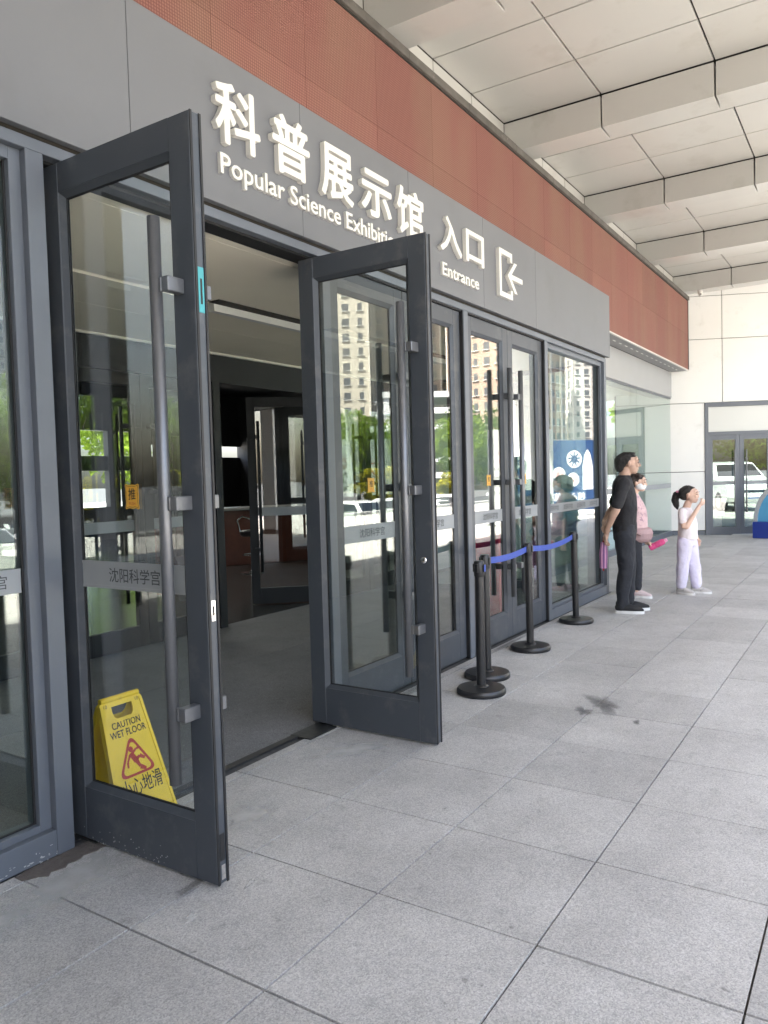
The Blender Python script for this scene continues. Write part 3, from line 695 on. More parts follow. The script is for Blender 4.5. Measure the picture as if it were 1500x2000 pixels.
for x0, x1 in ((.80, 1.465), (1.47, 2.135)):
    m = MB(); st = .09
    for a in ((x0, x0+st, .01, 2.24), (x1-st, x1, .01, 2.24), (x0+st, x1-st, 2.13, 2.24), (x0+st, x1-st, .01, .17)): m.box(a[0], a[1], 0, .05, a[2], a[3], b=.002)
    d = m.build('door_leaf', FRAME, wall, world=False)
    wbox('pane', SMOKE, x0+st, x1-st, .17, 2.13, .02, .026, d, 0)
    wbox('manifestation_band', FROST, x0+st, x1-st, 1.12, 1.2, .016, .018, d, 0)
    hx = x1-.12 if x0 < 1 else x0+.12
    MB().tube([(hx, -.06, .5), (hx, -.06, 1.9)], .017, 10).build('pull_handle', STEEL, d, world=False)
    MB().box(hx-.01, hx+.01, -.06, 0, .7, .73).box(hx-.01, hx+.01, -.06, 0, 1.7, 1.73).build('handle_bracket', STEEL, d, world=False)

# security dome camera under the last beam
t = thing('security_camera', 'small white dome security camera on the far white wall', 'camera', (17.98, 3.29, 5.36))
MB().lathe([(.001, .03), (.05, .03), (.055, .0), (.05, -.02), (.045, -.03)], 20, (17.98, 3.29, 5.36)).build('housing', WHITEL, t)
MB().lathe([(.042, -.03), (.044, -.05), (.034, -.078), (.018, -.092), (.002, -.096)], 20, (17.98, 3.29, 5.36)).build('dome', WHITEL, t)
MB().lathe([(.002, .0), (.016, .004), (.016, .02)], 12, (17.94, 3.27, 5.285)).build('lens', GASKET, t)
# ================================================================ LETTERING ON THE FASCIA
YS, DEP = 2.7518, .032
def sign_glyph(ch, x0, x1, z0, z1, parent, off=.008, nm='character'):
    me = fit_mesh(embolden(text_mesh(ch, WHITEL, .05, 0, 3), off), x1-x0, z1-z0, DEP)
    place_mesh(me, Matrix.Translation(Vector((x0, YS, z0))-rootloc(parent)) @ FACE_Y)
    return link(nm, me, parent)
s1 = thing('sign_lettering', 'large raised white Chinese lettering 科普展示馆 on the grey fascia', 'sign', (3.8, YS, 3.15), 0)
for ch, x0, x1, z0, z1 in (('科', 2.775, 3.10, 3.165, 3.478), ('普', 3.195, 3.515, 3.155, 3.475), ('展', 3.62, 3.945, 3.150, 3.462), ('示', 4.03, 4.385, 3.16, 3.445), ('馆', 4.455, 4.81, 3.145, 3.468)):
    sign_glyph(ch, x0, x1, z0, z1, s1, .022)
def letters(body, x0, x1, z0, h, parent, off=.012):
    me = fit_mesh(text_mesh(body, WHITEL, .05, off, 3), x1-x0, h, .02)
    for q in split_glyphs(me):
        place_mesh(q, Matrix.Translation(Vector((x0, YS, z0))-rootloc(parent)) @ FACE_Y); link('letter', q, parent)
s2 = thing('sign_lettering', 'raised white lettering Popular Science Exhibition Hall below the Chinese name', 'sign', (3.8, YS, 2.99))
letters('Popular Science Exhibition Hall', 2.812, 4.80, 2.985, .135, s2)
s3 = thing('sign_lettering', 'raised white Chinese characters 入口 left of the arrow icon', 'sign', (5.4, YS, 3.15))
sign_glyph('入', 5.055, 5.405, 3.165, 3.437, s3, .02); sign_glyph('口', 5.475, 5.80, 3.175, 3.425, s3, .02)
s4 = thing('sign_lettering', 'raised white word Entrance below the characters 入口', 'sign', (5.4, YS, 3.0))
letters('Entrance', 5.10, 5.72, 2.99, .095, s4)
s5 = thing('arrow_sign', 'raised white icon of an arrow pointing left into a doorway bracket', 'sign', (6.3, YS, 3.02))
def sp(poly, parent, nm):
    b = rootloc(parent); MB().prism(poly, Matrix.Translation(Vector((0, YS, 0))) @ FACE_Y, DEP).build(nm, WHITEL, parent)
w = .05
sp([(6.10, 3.02), (6.375, 3.02), (6.375, 3.10), (6.333, 3.10), (6.333, 3.062), (6.142, 3.062), (6.142, 3.383), (6.333, 3.383), (6.333, 3.345), (6.375, 3.345), (6.375, 3.425), (6.10, 3.425)], s5, 'doorway_bracket')
sp([(6.275, 3.2225), (6.42, 3.09), (6.48, 3.09), (6.358, 3.2015), (6.60, 3.2015), (6.60, 3.2435), (6.358, 3.2435), (6.48, 3.355), (6.42, 3.355)], s5, 'arrow')

# ================================================================ QUEUE STANCHIONS
def stanchion(x, y, label, tilt=0.):
    t = thing('queue_stanchion', label, 'stanchion', (x, y, 0), 0, 'black belt stanchions before the doors')
    MB().lathe([(.002, .0), (.163, .0), (.168, .006), (.168, .028), (.158, .042), (.10, .047), (.002, .048)], 40).build('base', BLACKM, t, world=False)
    MB().lathe([(.002, .048), (.05, .048), (.045, .056), (.034, .06), (.002, .061)], 24).build('collar', BLACKM, t, world=False)
    MB().tube([(0, 0, .058), (tilt, 0, .80)], .0315, 24).build('post', BLACKM, t, world=False)
    h = MB().lathe([(.002, .80), (.034, .80), (.036, .805), (.036, .895), (.031, .905), (.002, .907)], 24, (tilt, 0, 0)).build('belt_head', BLACKM, t, world=False)
    for q in range(4):
        a = q*math.pi/2
        m = MB().box(-.011, .011, .030, .044, .83, .885, b=.002)
        m.v = [(tilt+p[0]*math.cos(a)-p[1]*math.sin(a), p[0]*math.sin(a)+p[1]*math.cos(a), p[2]) for p in m.v]
        m.build('belt_clip', BLACKM, h, world=False)
    return t
SP = [(4.672, 2.282), (5.07, 2.425), (6.035, 2.48), (7.345, 2.53)]
sts = [stanchion(*SP[0], 'black belt stanchion nearest the camera, without a belt', .006), stanchion(*SP[1], 'black belt stanchion overlapped by the nearest one, blue belt running right', .0),
       stanchion(*SP[2], 'middle black belt stanchion with blue belts on both sides', -.012), stanchion(*SP[3], 'black belt stanchion farthest along, before the fixed end pane', -.035)]
def belt(a, b, parent, sag, za=.857, zb=.857):
    a = Vector((a[0], a[1], za)); b = Vector((b[0], b[1], zb)); d = (b-a); n = 14; m = MB(); side = Vector((-d.y, d.x, 0)).normalized()*.0012
    a = a+d.normalized()*.04; b = b-d.normalized()*.04
    vs = []
    for k in range(n+1):
        t = k/n; p = a.lerp(b, t)-Vector((0, 0, sag*4*t*(1-t))); tw = .0
        for s, h in ((1, .024), (1, -.024), (-1, -.024), (-1, .024)): vs.append(p+side*s+Vector((0, 0, h)))
    fs = []
    for k in range(n):
        for q in range(4): fs.append((4*k+q, 4*k+(q+1) % 4, 4*k+4+(q+1) % 4, 4*k+4+q))
    fs += [(3, 2, 1, 0), (4*n, 4*n+1, 4*n+2, 4*n+3)]
    m.add(vs, fs); return m.build('belt', BELT, parent)
belt(SP[1], (SP[2][0]-.012, SP[2][1]), sts[1], .02); belt((SP[2][0]-.012, SP[2][1]), (SP[3][0]-.035, SP[3][1]), sts[2], .035)
MB().box(-.012, .012, -.047, -.0442, .835, .88).build('belt_tab', BELT, sts[0], world=False)

# ================================================================ WET FLOOR SIGN (A-frame)
ws = thing('wet_floor_sign', 'yellow folding wet floor caution sign behind the near door glass', 'sign', (2.158, 2.835, 0), 0)
HS = .545; SP_ = .185
# one side panel in its own plane: a across, b up the slope, normal towards the viewer
def side_matrix(front):
    s = -1 if front else 1
    up = Vector((0, -s*SP_, HS)).normalized(); acr = Vector((1, 0, 0)) if front else Vector((-1, 0, 0)); nrm = acr.cross(up)
    M = Matrix((acr, up, nrm)).transposed().to_4x4(); M.translation = Vector((0, s*(SP_+.006), 0)); return M
LEN = math.hypot(SP_, HS)
def panel_shape():
    """tapered panel with a handle slot, made of strips round the slot"""
    m = MB(); W = lambda b: .155-.047*b/LEN       # half width at height b
    sl0, sl1 = LEN-.085, LEN-.03                  # slot bottom / top
    hw = .054
    def strip(pts, z0=-.006, z1=.0): m.prism(pts, Matrix.Identity(4), 0) if False else polys.append(pts)
    polys = []
    polys.append([(-W(0), 0), (-.1, 0), (-.085, .03), (.085, .03), (.1, 0), (W(0), 0), (W(sl0), sl0), (hw*.7, sl0), (-hw*.7, sl0), (-W(sl0), sl0)])
    polys.append([(-W(sl0), sl0), (-hw*.7, sl0), (-hw*.93, sl0+.012), (-hw, sl0+.03), (-hw, sl1), (-W(sl1), sl1)])
    polys.append([(W(sl1), sl1), (hw, sl1), (hw, sl0+.03), (hw*.93, sl0+.012), (hw*.7, sl0), (W(sl0), sl0)])
    polys.append([(-W(sl1), sl1), (-hw, sl1), (hw, sl1), (W(sl1), sl1), (W(LEN-.012), LEN-.012), (W(LEN)-.014, LEN), (-W(LEN)+.014, LEN), (-W(LEN-.012), LEN-.012)])
    return polys, W
polys, WF = panel_shape()
for front in (True, False):
    M = side_matrix(front); m = MB()
    for p in polys: m.prism(p, M @ Matrix.Translation((0, 0, -.007)), .007)
    # raised rims along both edges
    for s in (-1, 1):
        e = [(s*WF(0), 0), (s*WF(LEN-.02), LEN-.02), (s*(WF(LEN-.02)-.014), LEN-.02), (s*(WF(0)-.014), 0)]
        m.prism(e if s < 0 else e[::-1], M @ Matrix.Translation((0, 0, -.022)), .0255)
    # raised ledge under the slot and rib above the foot
    m.prism([(-.07, LEN-.1), (.07, LEN-.1), (.07, LEN-.095), (-.07, LEN-.095)], M, .003)
    m.prism([(-.115, .09), (.12, .09), (.12, .096), (-.115, .096)], M, .003)
    p = m.build('front_panel' if front else 'rear_panel', YELLOW, ws, world=False)
    if front:
        Z = .0012
        def lab(body, cx, b0, w, h, m_, off=0.):
            me = fit_mesh(text_mesh(body, m_, 0, off, 3), w, h); place_mesh(me, M @ Matrix.Translation((cx-w/2, b0, Z))); return link('lettering', me, p)
        lab('CAUTION', 0, .447, .15, .031, BLACKP, .018); lab('WET FLOOR', 0, .408, .188, .031, BLACKP, .018)
        lab('小心地滑', .004, .152, .215, .076, BLACKP, .008)
        # warning triangle (rounded outline) with the slipping figure
        def rounded(pts, r, n=5):
            out = []
            for i, c in enumerate(pts):
                c = Vector(c); a = (Vector(pts[i-1])-c).normalized(); b = (Vector(pts[(i+1) % len(pts)])-c).normalized()
                p0 = c+a*r; p1 = c+b*r
                for k in range(n+1):
                    t = k/n; out.append(((p0.lerp(c, t)).lerp(c.lerp(p1, t), t))[:])
            return out
        tri = [(-.102, .232), (.102, .232), (0, .412)]; tri2 = [(-.082, .243), (.082, .243), (0, .389)]
        A = rounded(tri, .045); B = rounded(tri2, .033); k_ = len(A)
        mm = MB(); mm.add([M @ Vector((a, b, Z)) for a, b in A]+[M @ Vector((a, b, Z)) for a, b in B], [(i, (i+1) % k_, k_+(i+1) % k_, k_+i) for i in range(k_)])
        mm.build('warning_triangle', REDP, p, world=False)
        mm = MB()
        def limb(pts, w0, w1):
            pts = [(p_[0]*.95+.0, p_[1]+.024) for p_ in pts]
            for (a, b) in zip(pts, pts[1:]):
                a = Vector(a); b = Vector(b); d = (b-a).normalized(); nn = Vector((-d.y, d.x))
                mm.add([M @ Vector((*q, Z)) for q in (a+nn*w0, a-nn*w0, b-nn*w1, b+nn*w1)], [(0, 1, 2, 3)])
        c = Vector((-.012, .346)); mm.add([M @ Vector((c.x+.0125*math.cos(k*.4488), c.y+.0125*math.sin(k*.4488), Z)) for k in range(14)], [tuple(range(14))])
        limb([(-.018, .306), (.004, .266)], .012, .013)                         # torso
        limb([(-.022, .300), (-.043, .272), (-.047, .248)], .0055, .0045)       # rear arm
        limb([(-.008, .304), (.016, .318), (.036, .318)], .0055, .005)          # raised arm
        limb([(.002, .272), (.018, .238), (.046, .222)], .011, .0065)           # standing leg
        limb([(.004, .272), (.026, .284), (.052, .268)], .009, .006)            # kicked-up leg
        mm.build('slipping_figure', REDP, p, world=False)
        lab('10', -.083, LEN-.032, .018, .016, BLACKP); lab('10', .083, LEN-.032, .018, .016, BLACKP)
MB().tube([(-.1, 0, HS+.002), (.1, 0, HS+.002)], .013, 12).build('hinge_bar', YELLOW, ws, world=False)

# ================================================================ STAINS ON THE PAVING
def stain(name, label, x, y, rx, ry, rot, m, z=.0018, irr=.25, seed=0, crisp=False):
    z += .00012*seed
    rs = random.Random(seed); n = 36; ph = [rs.uniform(0, 6.28) for _ in range(4)]
    vs = [(x, y, z)]; fade = [1.]
    rings = (.5, 1.)
    for q in rings:
        for k in range(n):
            a = 2*math.pi*k/n; r = q*(1+irr*(.5*math.sin(2*a+ph[0])+.35*math.sin(3*a+ph[1])+.3*math.sin(5*a+ph[2])+.2*math.sin(9*a+ph[3])))
            px, py = rx*r*math.cos(a), ry*r*math.sin(a)
            vs.append((x+px*math.cos(rot)-py*math.sin(rot), y+px*math.sin(rot)+py*math.cos(rot), z)); fade.append(1. if crisp else (.75 if q < 1 else 0.))
    fs = [(0, 1+k, 1+(k+1) % n) for k in range(n)]+[(1+k, 1+n+k, 1+n+(k+1) % n, 1+(k+1) % n) for k in range(n)]
    c = Vector((x, y, 0)); me = bpy.data.meshes.new(name); me.from_pydata([(a-x, b-y, c_) for a, b, c_ in vs], [], fs); me.materials.append(m)
    at = me.attributes.new('fade', 'FLOAT', 'POINT'); at.data.foreach_set('value', fade)
    o = link(name, me, None, (x, y, 0)); return tag(o, label, 'stain', kind=None)
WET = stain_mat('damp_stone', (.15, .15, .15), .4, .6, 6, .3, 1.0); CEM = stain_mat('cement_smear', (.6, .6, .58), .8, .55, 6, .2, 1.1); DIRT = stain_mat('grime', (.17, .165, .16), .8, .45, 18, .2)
stain('damp_stain', 'dark damp stain on a tile joint, the largest of the three', 4.80, 1.49, .23, .12, .5, WET, irr=.5, seed=1)
stain('damp_stain', 'small dark damp stain left of the largest one', 4.59, 1.545, .11, .065, .3, WET, irr=.5, seed=2)
stain('damp_stain', 'faint damp spot on the tile nearer the camera than the others', 4.53, 1.205, .05, .03, .2, WET, irr=.4, seed=3)
stain('cement_smear', 'pale cement smear in front of the second open door', 3.33, 2.44, .34, .13, -.7, CEM, irr=.35, seed=4)
stain('cement_smear', 'pale cement smear in the doorway by the near door edge', 2.45, 2.37, .2, .14, .3, CEM, irr=.35, seed=5)
stain('cement_smear', 'pale cement patch below the near fixed pane', 1.72, 2.56, .42, .17, .05, CEM, irr=.3, seed=6)
stain('cement_smear', 'pale grey patch at the left edge of the frame', 1.32, 2.55, .3, .2, .0, CEM, irr=.3, seed=16)
for k, (x, y, r) in enumerate(((1.75, 1.97, .05), (2.02, 1.95, .035))): stain('white_scuff', ('white paint scuff on the pavement before the near door', 'thin white paint scuff right of the larger one')[k], x, y, r, r*.45, .2, stain_mat('white_scuff%d' % k, (.6, .6, .58), .8, .7, 40), irr=.6, seed=20+k)
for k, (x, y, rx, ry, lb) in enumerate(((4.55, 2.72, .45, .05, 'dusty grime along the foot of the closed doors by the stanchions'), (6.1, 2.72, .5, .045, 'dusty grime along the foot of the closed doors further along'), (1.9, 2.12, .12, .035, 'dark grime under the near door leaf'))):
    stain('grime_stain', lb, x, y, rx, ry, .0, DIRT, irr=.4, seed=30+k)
# brown mortar bed left open at the foot of the near post
rs = random.Random(9); m = MB(); up = []; lo = []
for k in range(15):
    t = k/14; x = 1.60+.345*t
    up.append((x, 2.777-.012*(t < .08))); lo.append((x, 2.777-(.06+.05*min(1, t*5)*(1-.25*t)+rs.uniform(-.012, .012))))
m.prism(lo+up[::-1], Matrix.Translation((0, 0, .0005)), .0022)
tag(m.build('mortar_strip', mat('brown_mortar', (.13, .112, .1), .95, 0, .2, 30, .6, 90)), 'brown strip of bare mortar at the foot of the near door post', 'mortar')

# ================================================================ BLUE DISPLAY BY THE FAR DOORS
bd = thing('blue_display', 'royal blue plinth carrying a light blue arch, beside the far doors', 'display', (17.75, 1.5, 0), R(-12))
BL = mat('royal_blue_board', (.015, .04, .27), .45); SKYB = mat('light_blue_board', (.10, .36, .60), .45)
MB().box(-.2, .25, -.6, .72, 0, .345, b=.006).build('plinth', BL, bd, world=False)
def arch(r0, r1, x0, x1, nm, m_):
    n = 20; m = MB(); vs = []
    for k in range(n+1):
        a = math.pi*k/n
        for r in (r0, r1):
            for x in (x0, x1): vs.append((x, .02+r*math.cos(a), .346+r*1.25*math.sin(a)))
    fs = []
    for k in range(n):
        a = 4*k; fs += [(a, a+4, a+6, a+2), (a+1, a+3, a+7, a+5), (a+2, a+6, a+7, a+3), (a, a+1, a+5, a+4)]
    m.add(vs, fs); m.build(nm, m_, bd, world=False)
arch(.63, .71, -.12, .16, 'arch_rim', mat('arch_rim_grey', (.42, .45, .47), .5)); arch(.0, .629, -.10, .14, 'arch_panel', SKYB)
MB().box(-.105, -.1005, -.42, .42, .62, .66).build('white_stripe', WHITEL, bd, world=False)

# ================================================================ THINGS SEEN IN THE GLASS
# standing display boards at the outer edge of the covered walk, facing the doors (they show mirrored in the panes)
def board(name, label, x, y, w, h, z0, col, rotz):
    t = thing(name, label, 'board', (x, y, 0), rotz, 'display boards facing the doors')
    MB().box(-w/2, w/2, 0, .05, z0, z0+h, b=.004).build('panel', col, t, world=False)
    for s in (-1, 1): MB().box(s*w/2-.03, s*w/2+.03, -.04, -.001, 0, z0+h).build('leg', STEEL, t, world=False); MB().box(s*w/2-.06, s*w/2+.06, -.3, .3, 0, .03).build('foot', STEEL, t, world=False)
    return t
NAVY = mat('navy_board', (.014, .05, .15), .4); PAPER = mat('white_board', (.72, .74, .72), .5)
BY = Matrix(((-1, 0, 0, 0), (0, 0, 1, .0508), (0, 1, 0, 0), (0, 0, 0, 1)))    # print frame on the +y face (x to the left)
def on_board(t, body, cx, cz, w, m_, dy=0.):
    me = fit_mesh(text_mesh(body, m_, 0, .01, 2), w, None); place_mesh(me, Matrix.Translation((cx+w/2, dy, cz)) @ BY); return link('lettering', me, t)
def disc(t, cx, cz, r, m_, nm, dy=0.):
    n = 28; m = MB(); m.add([(cx+r*math.cos(2*math.pi*k/n), .0515+dy, cz+r*math.sin(2*math.pi*k/n)) for k in range(n)], [tuple(range(n))[::-1]]); return m.build(nm, m_, t, world=False)
b1 = board('display_board', 'navy display board with gear shapes and red lettering in white ovals', 25.6, -3.2, 2.5, 2.4, .2, NAVY, R(40))
for cx, cz, r in ((.1, 1.95, .3), (-.5, 1.45, .24), (.05, 1.25, .24)): disc(b1, cx, cz, r, PAPER, 'white_disc')
for cx, cz, body in ((-.45, 1.36, '主题'), (.05, 1.16, '科普')): on_board(b1, body, cx, cz, .34, REDP, .002)
m = MB()
for k in range(9):
    a = k*2*math.pi/9; ca, sa = math.cos(a), math.sin(a)
    m.add([(.1+ca*x-sa*z, .0535, 1.95+sa*x+ca*z) for x, z in ((-.035, .1), (.035, .1), (.025, .25), (-.025, .25))], [(0, 1, 2, 3)])
m.build('gear_teeth', NAVY, b1, world=False); disc(b1, .1, 1.95, .13, NAVY, 'gear_hub', .002)
on_board(b1, '核心价值', -.1, .52, 1.2, PAPER)
m = MB(); m.add([(.62+x*.2, .0516, z) for x, z in ((-1, .9), (1, .9), (1, 1.7), (.6, 2.1), (0, 2.3), (-.6, 2.1), (-1, 1.7))], [tuple(range(7))[::-1]]); m.build('rocket_shape', PAPER, b1, world=False)
b2 = board('notice_board', 'white notice board with a red prohibition circle and printed lines', 21.2, -3.2, 2.1, 2.3, .5, PAPER, R(40))
mr = MB(); n = 32; mr.add([(.35+.36*math.cos(2*math.pi*k/n), .0516, 1.65+.36*math.sin(2*math.pi*k/n)) for k in range(n)]+[(.35+.32*math.cos(2*math.pi*k/n), .0516, 1.65+.32*math.sin(2*math.pi*k/n)) for k in range(n)], [(k, n+k, n+(k+1) % n, (k+1) % n) for k in range(n)])
mr.add([(.35+a, .0516, 1.65+b) for a, b in ((-.24, .21), (-.21, .24), (.24, -.21), (.21, -.24))], [(0, 1, 2, 3)]); mr.build('prohibition_circle', REDP, b2, world=False)
for k, body in enumerate(('参观须知', '请勿吸烟', '请勿携带宠物入内', '禁止携带易燃易爆物品', '请保持馆内卫生', '请按顺序排队入场')): on_board(b2, body, -.5, 2.05-.23*k, min(.9, .13*len(body)), REDP if k < 2 else BLACKP)
# red bollard cover standing in the vestibule behind the closed doors
t = thing('fire_extinguisher_box', 'red steel extinguisher cabinet standing inside behind the closed doors', 'cabinet', (7.05, 3.25, 0))
MB().box(6.85, 7.25, 3.12, 3.40, .0, .95, b=.008).build('cabinet', mat('fire_red', (.45, .012, .02), .35), t); MB().box(6.88, 7.22, 3.11, 3.119, .06, .90, b=.002).build('door', mat('fire_red', (0, 0, 0)), t); MB().box(7.17, 7.2, 3.095, 3.109, .45, .55).build('handle', CHROME, t)
# hall furniture seen through the doorway
t = thing('reception_desk', 'red brown reception desk in the dark hall behind the inner doors', 'desk', (10.9, 9.4, 0), R(-30))
WOOD = mat('red_brown_veneer', (.11, .032, .018), .35, 0, .2, 6)
MB().box(-1.2, 1.6, -.3, .3, 0, .98, b=.01).build('counter_body', WOOD, t, world=False); MB().box(-1.25, 1.65, -.36, .36, .98, 1.03, b=.008).build('counter_top', mat('pale_counter', (.3, .3, .29), .3), t, world=False)
t = thing('bar_stool', 'black seated chrome bar stool in the dark hall', 'stool', (9.25, 8.6, 0))
MB().lathe([(.002, 0), (.2, 0), (.2, .01), (.05, .03), (.03, .05), (.028, .6), (.002, .6)], 28).build('chrome_base', CHROME, t, world=False)
MB().lathe([(.002, .6), (.16, .6), (.19, .63), (.19, .68), (.16, .7), (.002, .705)], 28).build('seat', BLACKM, t, world=False)
MB().tube([(-.14, .12, .68), (-.16, .16, .86), (0, .2, .92), (.16, .16, .86), (.14, .12, .68)], .014, 10).build('back_rail', CHROME, t, world=False)
MB().tube([(.16*math.cos(a*.45), .16*math.sin(a*.45), .3) for a in range(15)], .009, 8).tube([(.03, 0, .3), (.16, 0, .3)], .008, 6).build('foot_ring', CHROME, t, world=False)
# ================================================================ SURROUNDINGS (mostly seen mirrored in the glass)
GZ = -1.32
def car_meshes(kind):
    """side profile (y forward, z up) lofted over the width with tumblehome; kinds: sedan, suv"""
    if kind == 'sedan':
        prof = [(-2.25, .35), (-2.3, .6), (-2.25, .92), (-1.75, 1.0), (-1.1, 1.40), (-.4, 1.47), (.3, 1.44), (1.05, 1.02), (1.9, .9), (2.25, .72), (2.3, .45), (2.2, .28), (-2.1, .28)]
        win = [(-1.55, 1.02), (-1.05, 1.34), (-.4, 1.41), (.25, 1.38), (.88, 1.02)]; H0, H1 = 1.0, 1.47
    else:
        prof = [(-2.25, .4), (-2.32, .7), (-2.28, 1.1), (-2.15, 1.55), (-1.9, 1.68), (-.4, 1.74), (.35, 1.68), (1.0, 1.15), (2.0, 1.03), (2.3, .85), (2.36, .5), (2.25, .34), (-2.1, .34)]
        win = [(-2.08, 1.16), (-1.95, 1.56), (-.4, 1.64), (.3, 1.6), (.82, 1.16)]; H0, H1 = 1.12, 1.74
    def hw(z): return .9 if z < H0 else .9-(z-H0)/(H1-H0)*.22
    m = MB(); n = len(prof); vs = []
    secs = [(-1, 0.), (-.93, .0), (.93, .0), (1, 0.)]
    for s, _ in secs:
        k = abs(s)
        for y, z in prof:
            yy = y*(.965 if k == 1 else 1); zz = z if k < 1 else .28+(z-.28)*.965
            vs.append((s*hw(z), yy, zz))
    fs = []
    for q in range(3):
        for i in range(n): fs.append((q*n+i, q*n+(i+1) % n, (q+1)*n+(i+1) % n, (q+1)*n+i))
    fs += [tuple(range(n))[::-1], tuple(3*n+i for i in range(n))]
    m.add(vs, fs, False); body = m
    g = MB()
    for s in (-1, 1):
        vv = [(s*(hw(z)+.004), y*.965, .28+(z-.28)*.965) for y, z in win]; g.add(vv, [tuple(range(len(vv)))[::(1 if s > 0 else -1)]])
    def screen(a, b):      # sloping glass between two profile points
        (y0, z0), (y1, z1) = a, b
        ny, nz = (z1-z0), -(y1-y0); l = math.hypot(ny, nz); ny, nz = ny/l*.006, nz/l*.006
        if nz < 0: ny, nz = -ny, -nz
        q = [(y0+(y1-y0)*.1, z0+(z1-z0)*.1), (y0+(y1-y0)*.9, z0+(z1-z0)*.9)]
        g.add([(-hw(q[0][1])*.88, q[0][0]+ny, q[0][1]+nz), (hw(q[0][1])*.88, q[0][0]+ny, q[0][1]+nz), (hw(q[1][1])*.88, q[1][0]+ny, q[1][1]+nz), (-hw(q[1][1])*.88, q[1][0]+ny, q[1][1]+nz)], [(0, 1, 2, 3)])
    if kind == 'sedan': screen((1.05, 1.02), (.3, 1.44)); screen((-1.75, 1.0), (-1.1, 1.40))
    else: screen((1.0, 1.15), (.35, 1.68)); screen((-2.28, 1.1), (-2.15, 1.55))
    w = MB(); rim = MB()
    ws = []
    for s in (-1, 1):
        for y in (-1.4, 1.4): ws.append((s*.80, y))
    tyre = MB().tube([(-.11, 0, 0), (.11, 0, 0)], .33, 20); rimm = MB().tube([(-.118, 0, 0), (.118, 0, 0)], .21, 14)
    ft = 2.26 if kind == 'sedan' else 2.3
    lamp = MB().box(-.24, .24, -.02, .03, -.07, .07, b=.01)
    plate = MB().box(-.24, .24, ft, ft+.05, .45, .58)
    grille = MB().box(-.42, .42, ft-.02, ft+.035, .60, .74)
    return dict(body=body, glass=g, tyre=tyre, rim=rimm, lamp=lamp, plate=plate, grille=grille, wheels=ws, ft=ft)
CARM = {k: car_meshes(k) for k in ('sedan', 'suv')}
DG = mat('car_glass', (.012, .014, .016), .05, 0, spec=.8); TY = mat('tyre_rubber', (.015, .015, .015), .8); RIMM = mat('alloy_rim', (.45, .45, .46), .3, .8); LAMPM = mat('car_lamp', (.7, .7, .68), .15)
paints = {'white': (.78, .78, .77), 'silver': (.42, .43, .44), 'black': (.012, .012, .014), 'grey': (.12, .125, .13), 'red': (.30, .015, .015), 'blue': (.03, .06, .16)}
cache = {}
def car(x, y, rot, kind, paint, label, z=GZ, grp='cars in the car park'):
    key = (kind, paint)
    if key not in cache:
        d = CARM[kind]; pm_ = mat('car_paint_'+paint, paints[paint], .25, .0, coat=.6)
        cache[key] = {k: d[k].mesh(k, q) for k, q in (('body', pm_), ('glass', DG), ('tyre', TY), ('rim', RIMM), ('lamp', LAMPM), ('plate', STK if False else BL), ('grille', GASKET))}
    c = cache[key]; d = CARM[kind]
    t = thing('parked_car', label, 'car', (x, y, z), rot, grp)
    link('body', c['body'], t); link('window_glass', c['glass'], t); link('number_plate', c['plate'], t); link('grille', c['grille'], t)
    for wx_, wy in d['wheels']:
        o = link('wheel', c['tyre'], t, (wx_, wy, .33)); link('rim', c['rim'], o)
    for s in (-1, 1): link('headlight', c['lamp'], t, (s*.6, d['ft']-.06, .69 if kind == 'sedan' else .8))
    return t
cars = [(9.3, 'white', 'sedan'), (11.6, 'white', 'suv'), (14.1, 'silver', 'sedan'), (26.2, 'grey', 'sedan'), (30.9, 'white', 'suv'), (35.6, 'silver', 'suv'), (38.2, 'white', 'sedan'), (40.9, 'white', 'suv'), (46, 'black', 'sedan'), (50, 'white', 'suv')]
ordn = ['first', 'second', 'third', 'fourth', 'fifth', 'sixth', 'seventh', 'eighth', 'ninth', 'tenth']
for k, (x, p, q) in enumerate(cars):
    car(x, -15.5+random.uniform(-.2, .2), random.uniform(-.04, .04)+(.25 if k == 4 else 0), q, p, '%s parked %s, %s along the row nearest the plaza' % (p, 'sport utility car' if q == 'suv' else 'saloon car', ordn[k]))
for k, (x, p, q) in enumerate([(12.0, 'silver', 'suv'), (14.7, 'white', 'sedan'), (17.2, 'black', 'suv'), (20, 'white', 'sedan'), (33, 'grey', 'suv'), (43.5, 'white', 'sedan')]):
    car(x, -22.5, R(180), q, p, '%s parked %s in the rear row, %s from the left' % (p, 'sport utility car' if q == 'suv' else 'saloon car', ordn[k]))
car(30.5, 4.6, R(118), 'suv', 'white', 'white sport utility car seen through the far glass doors', z=-.003, grp='cars behind the far wing')

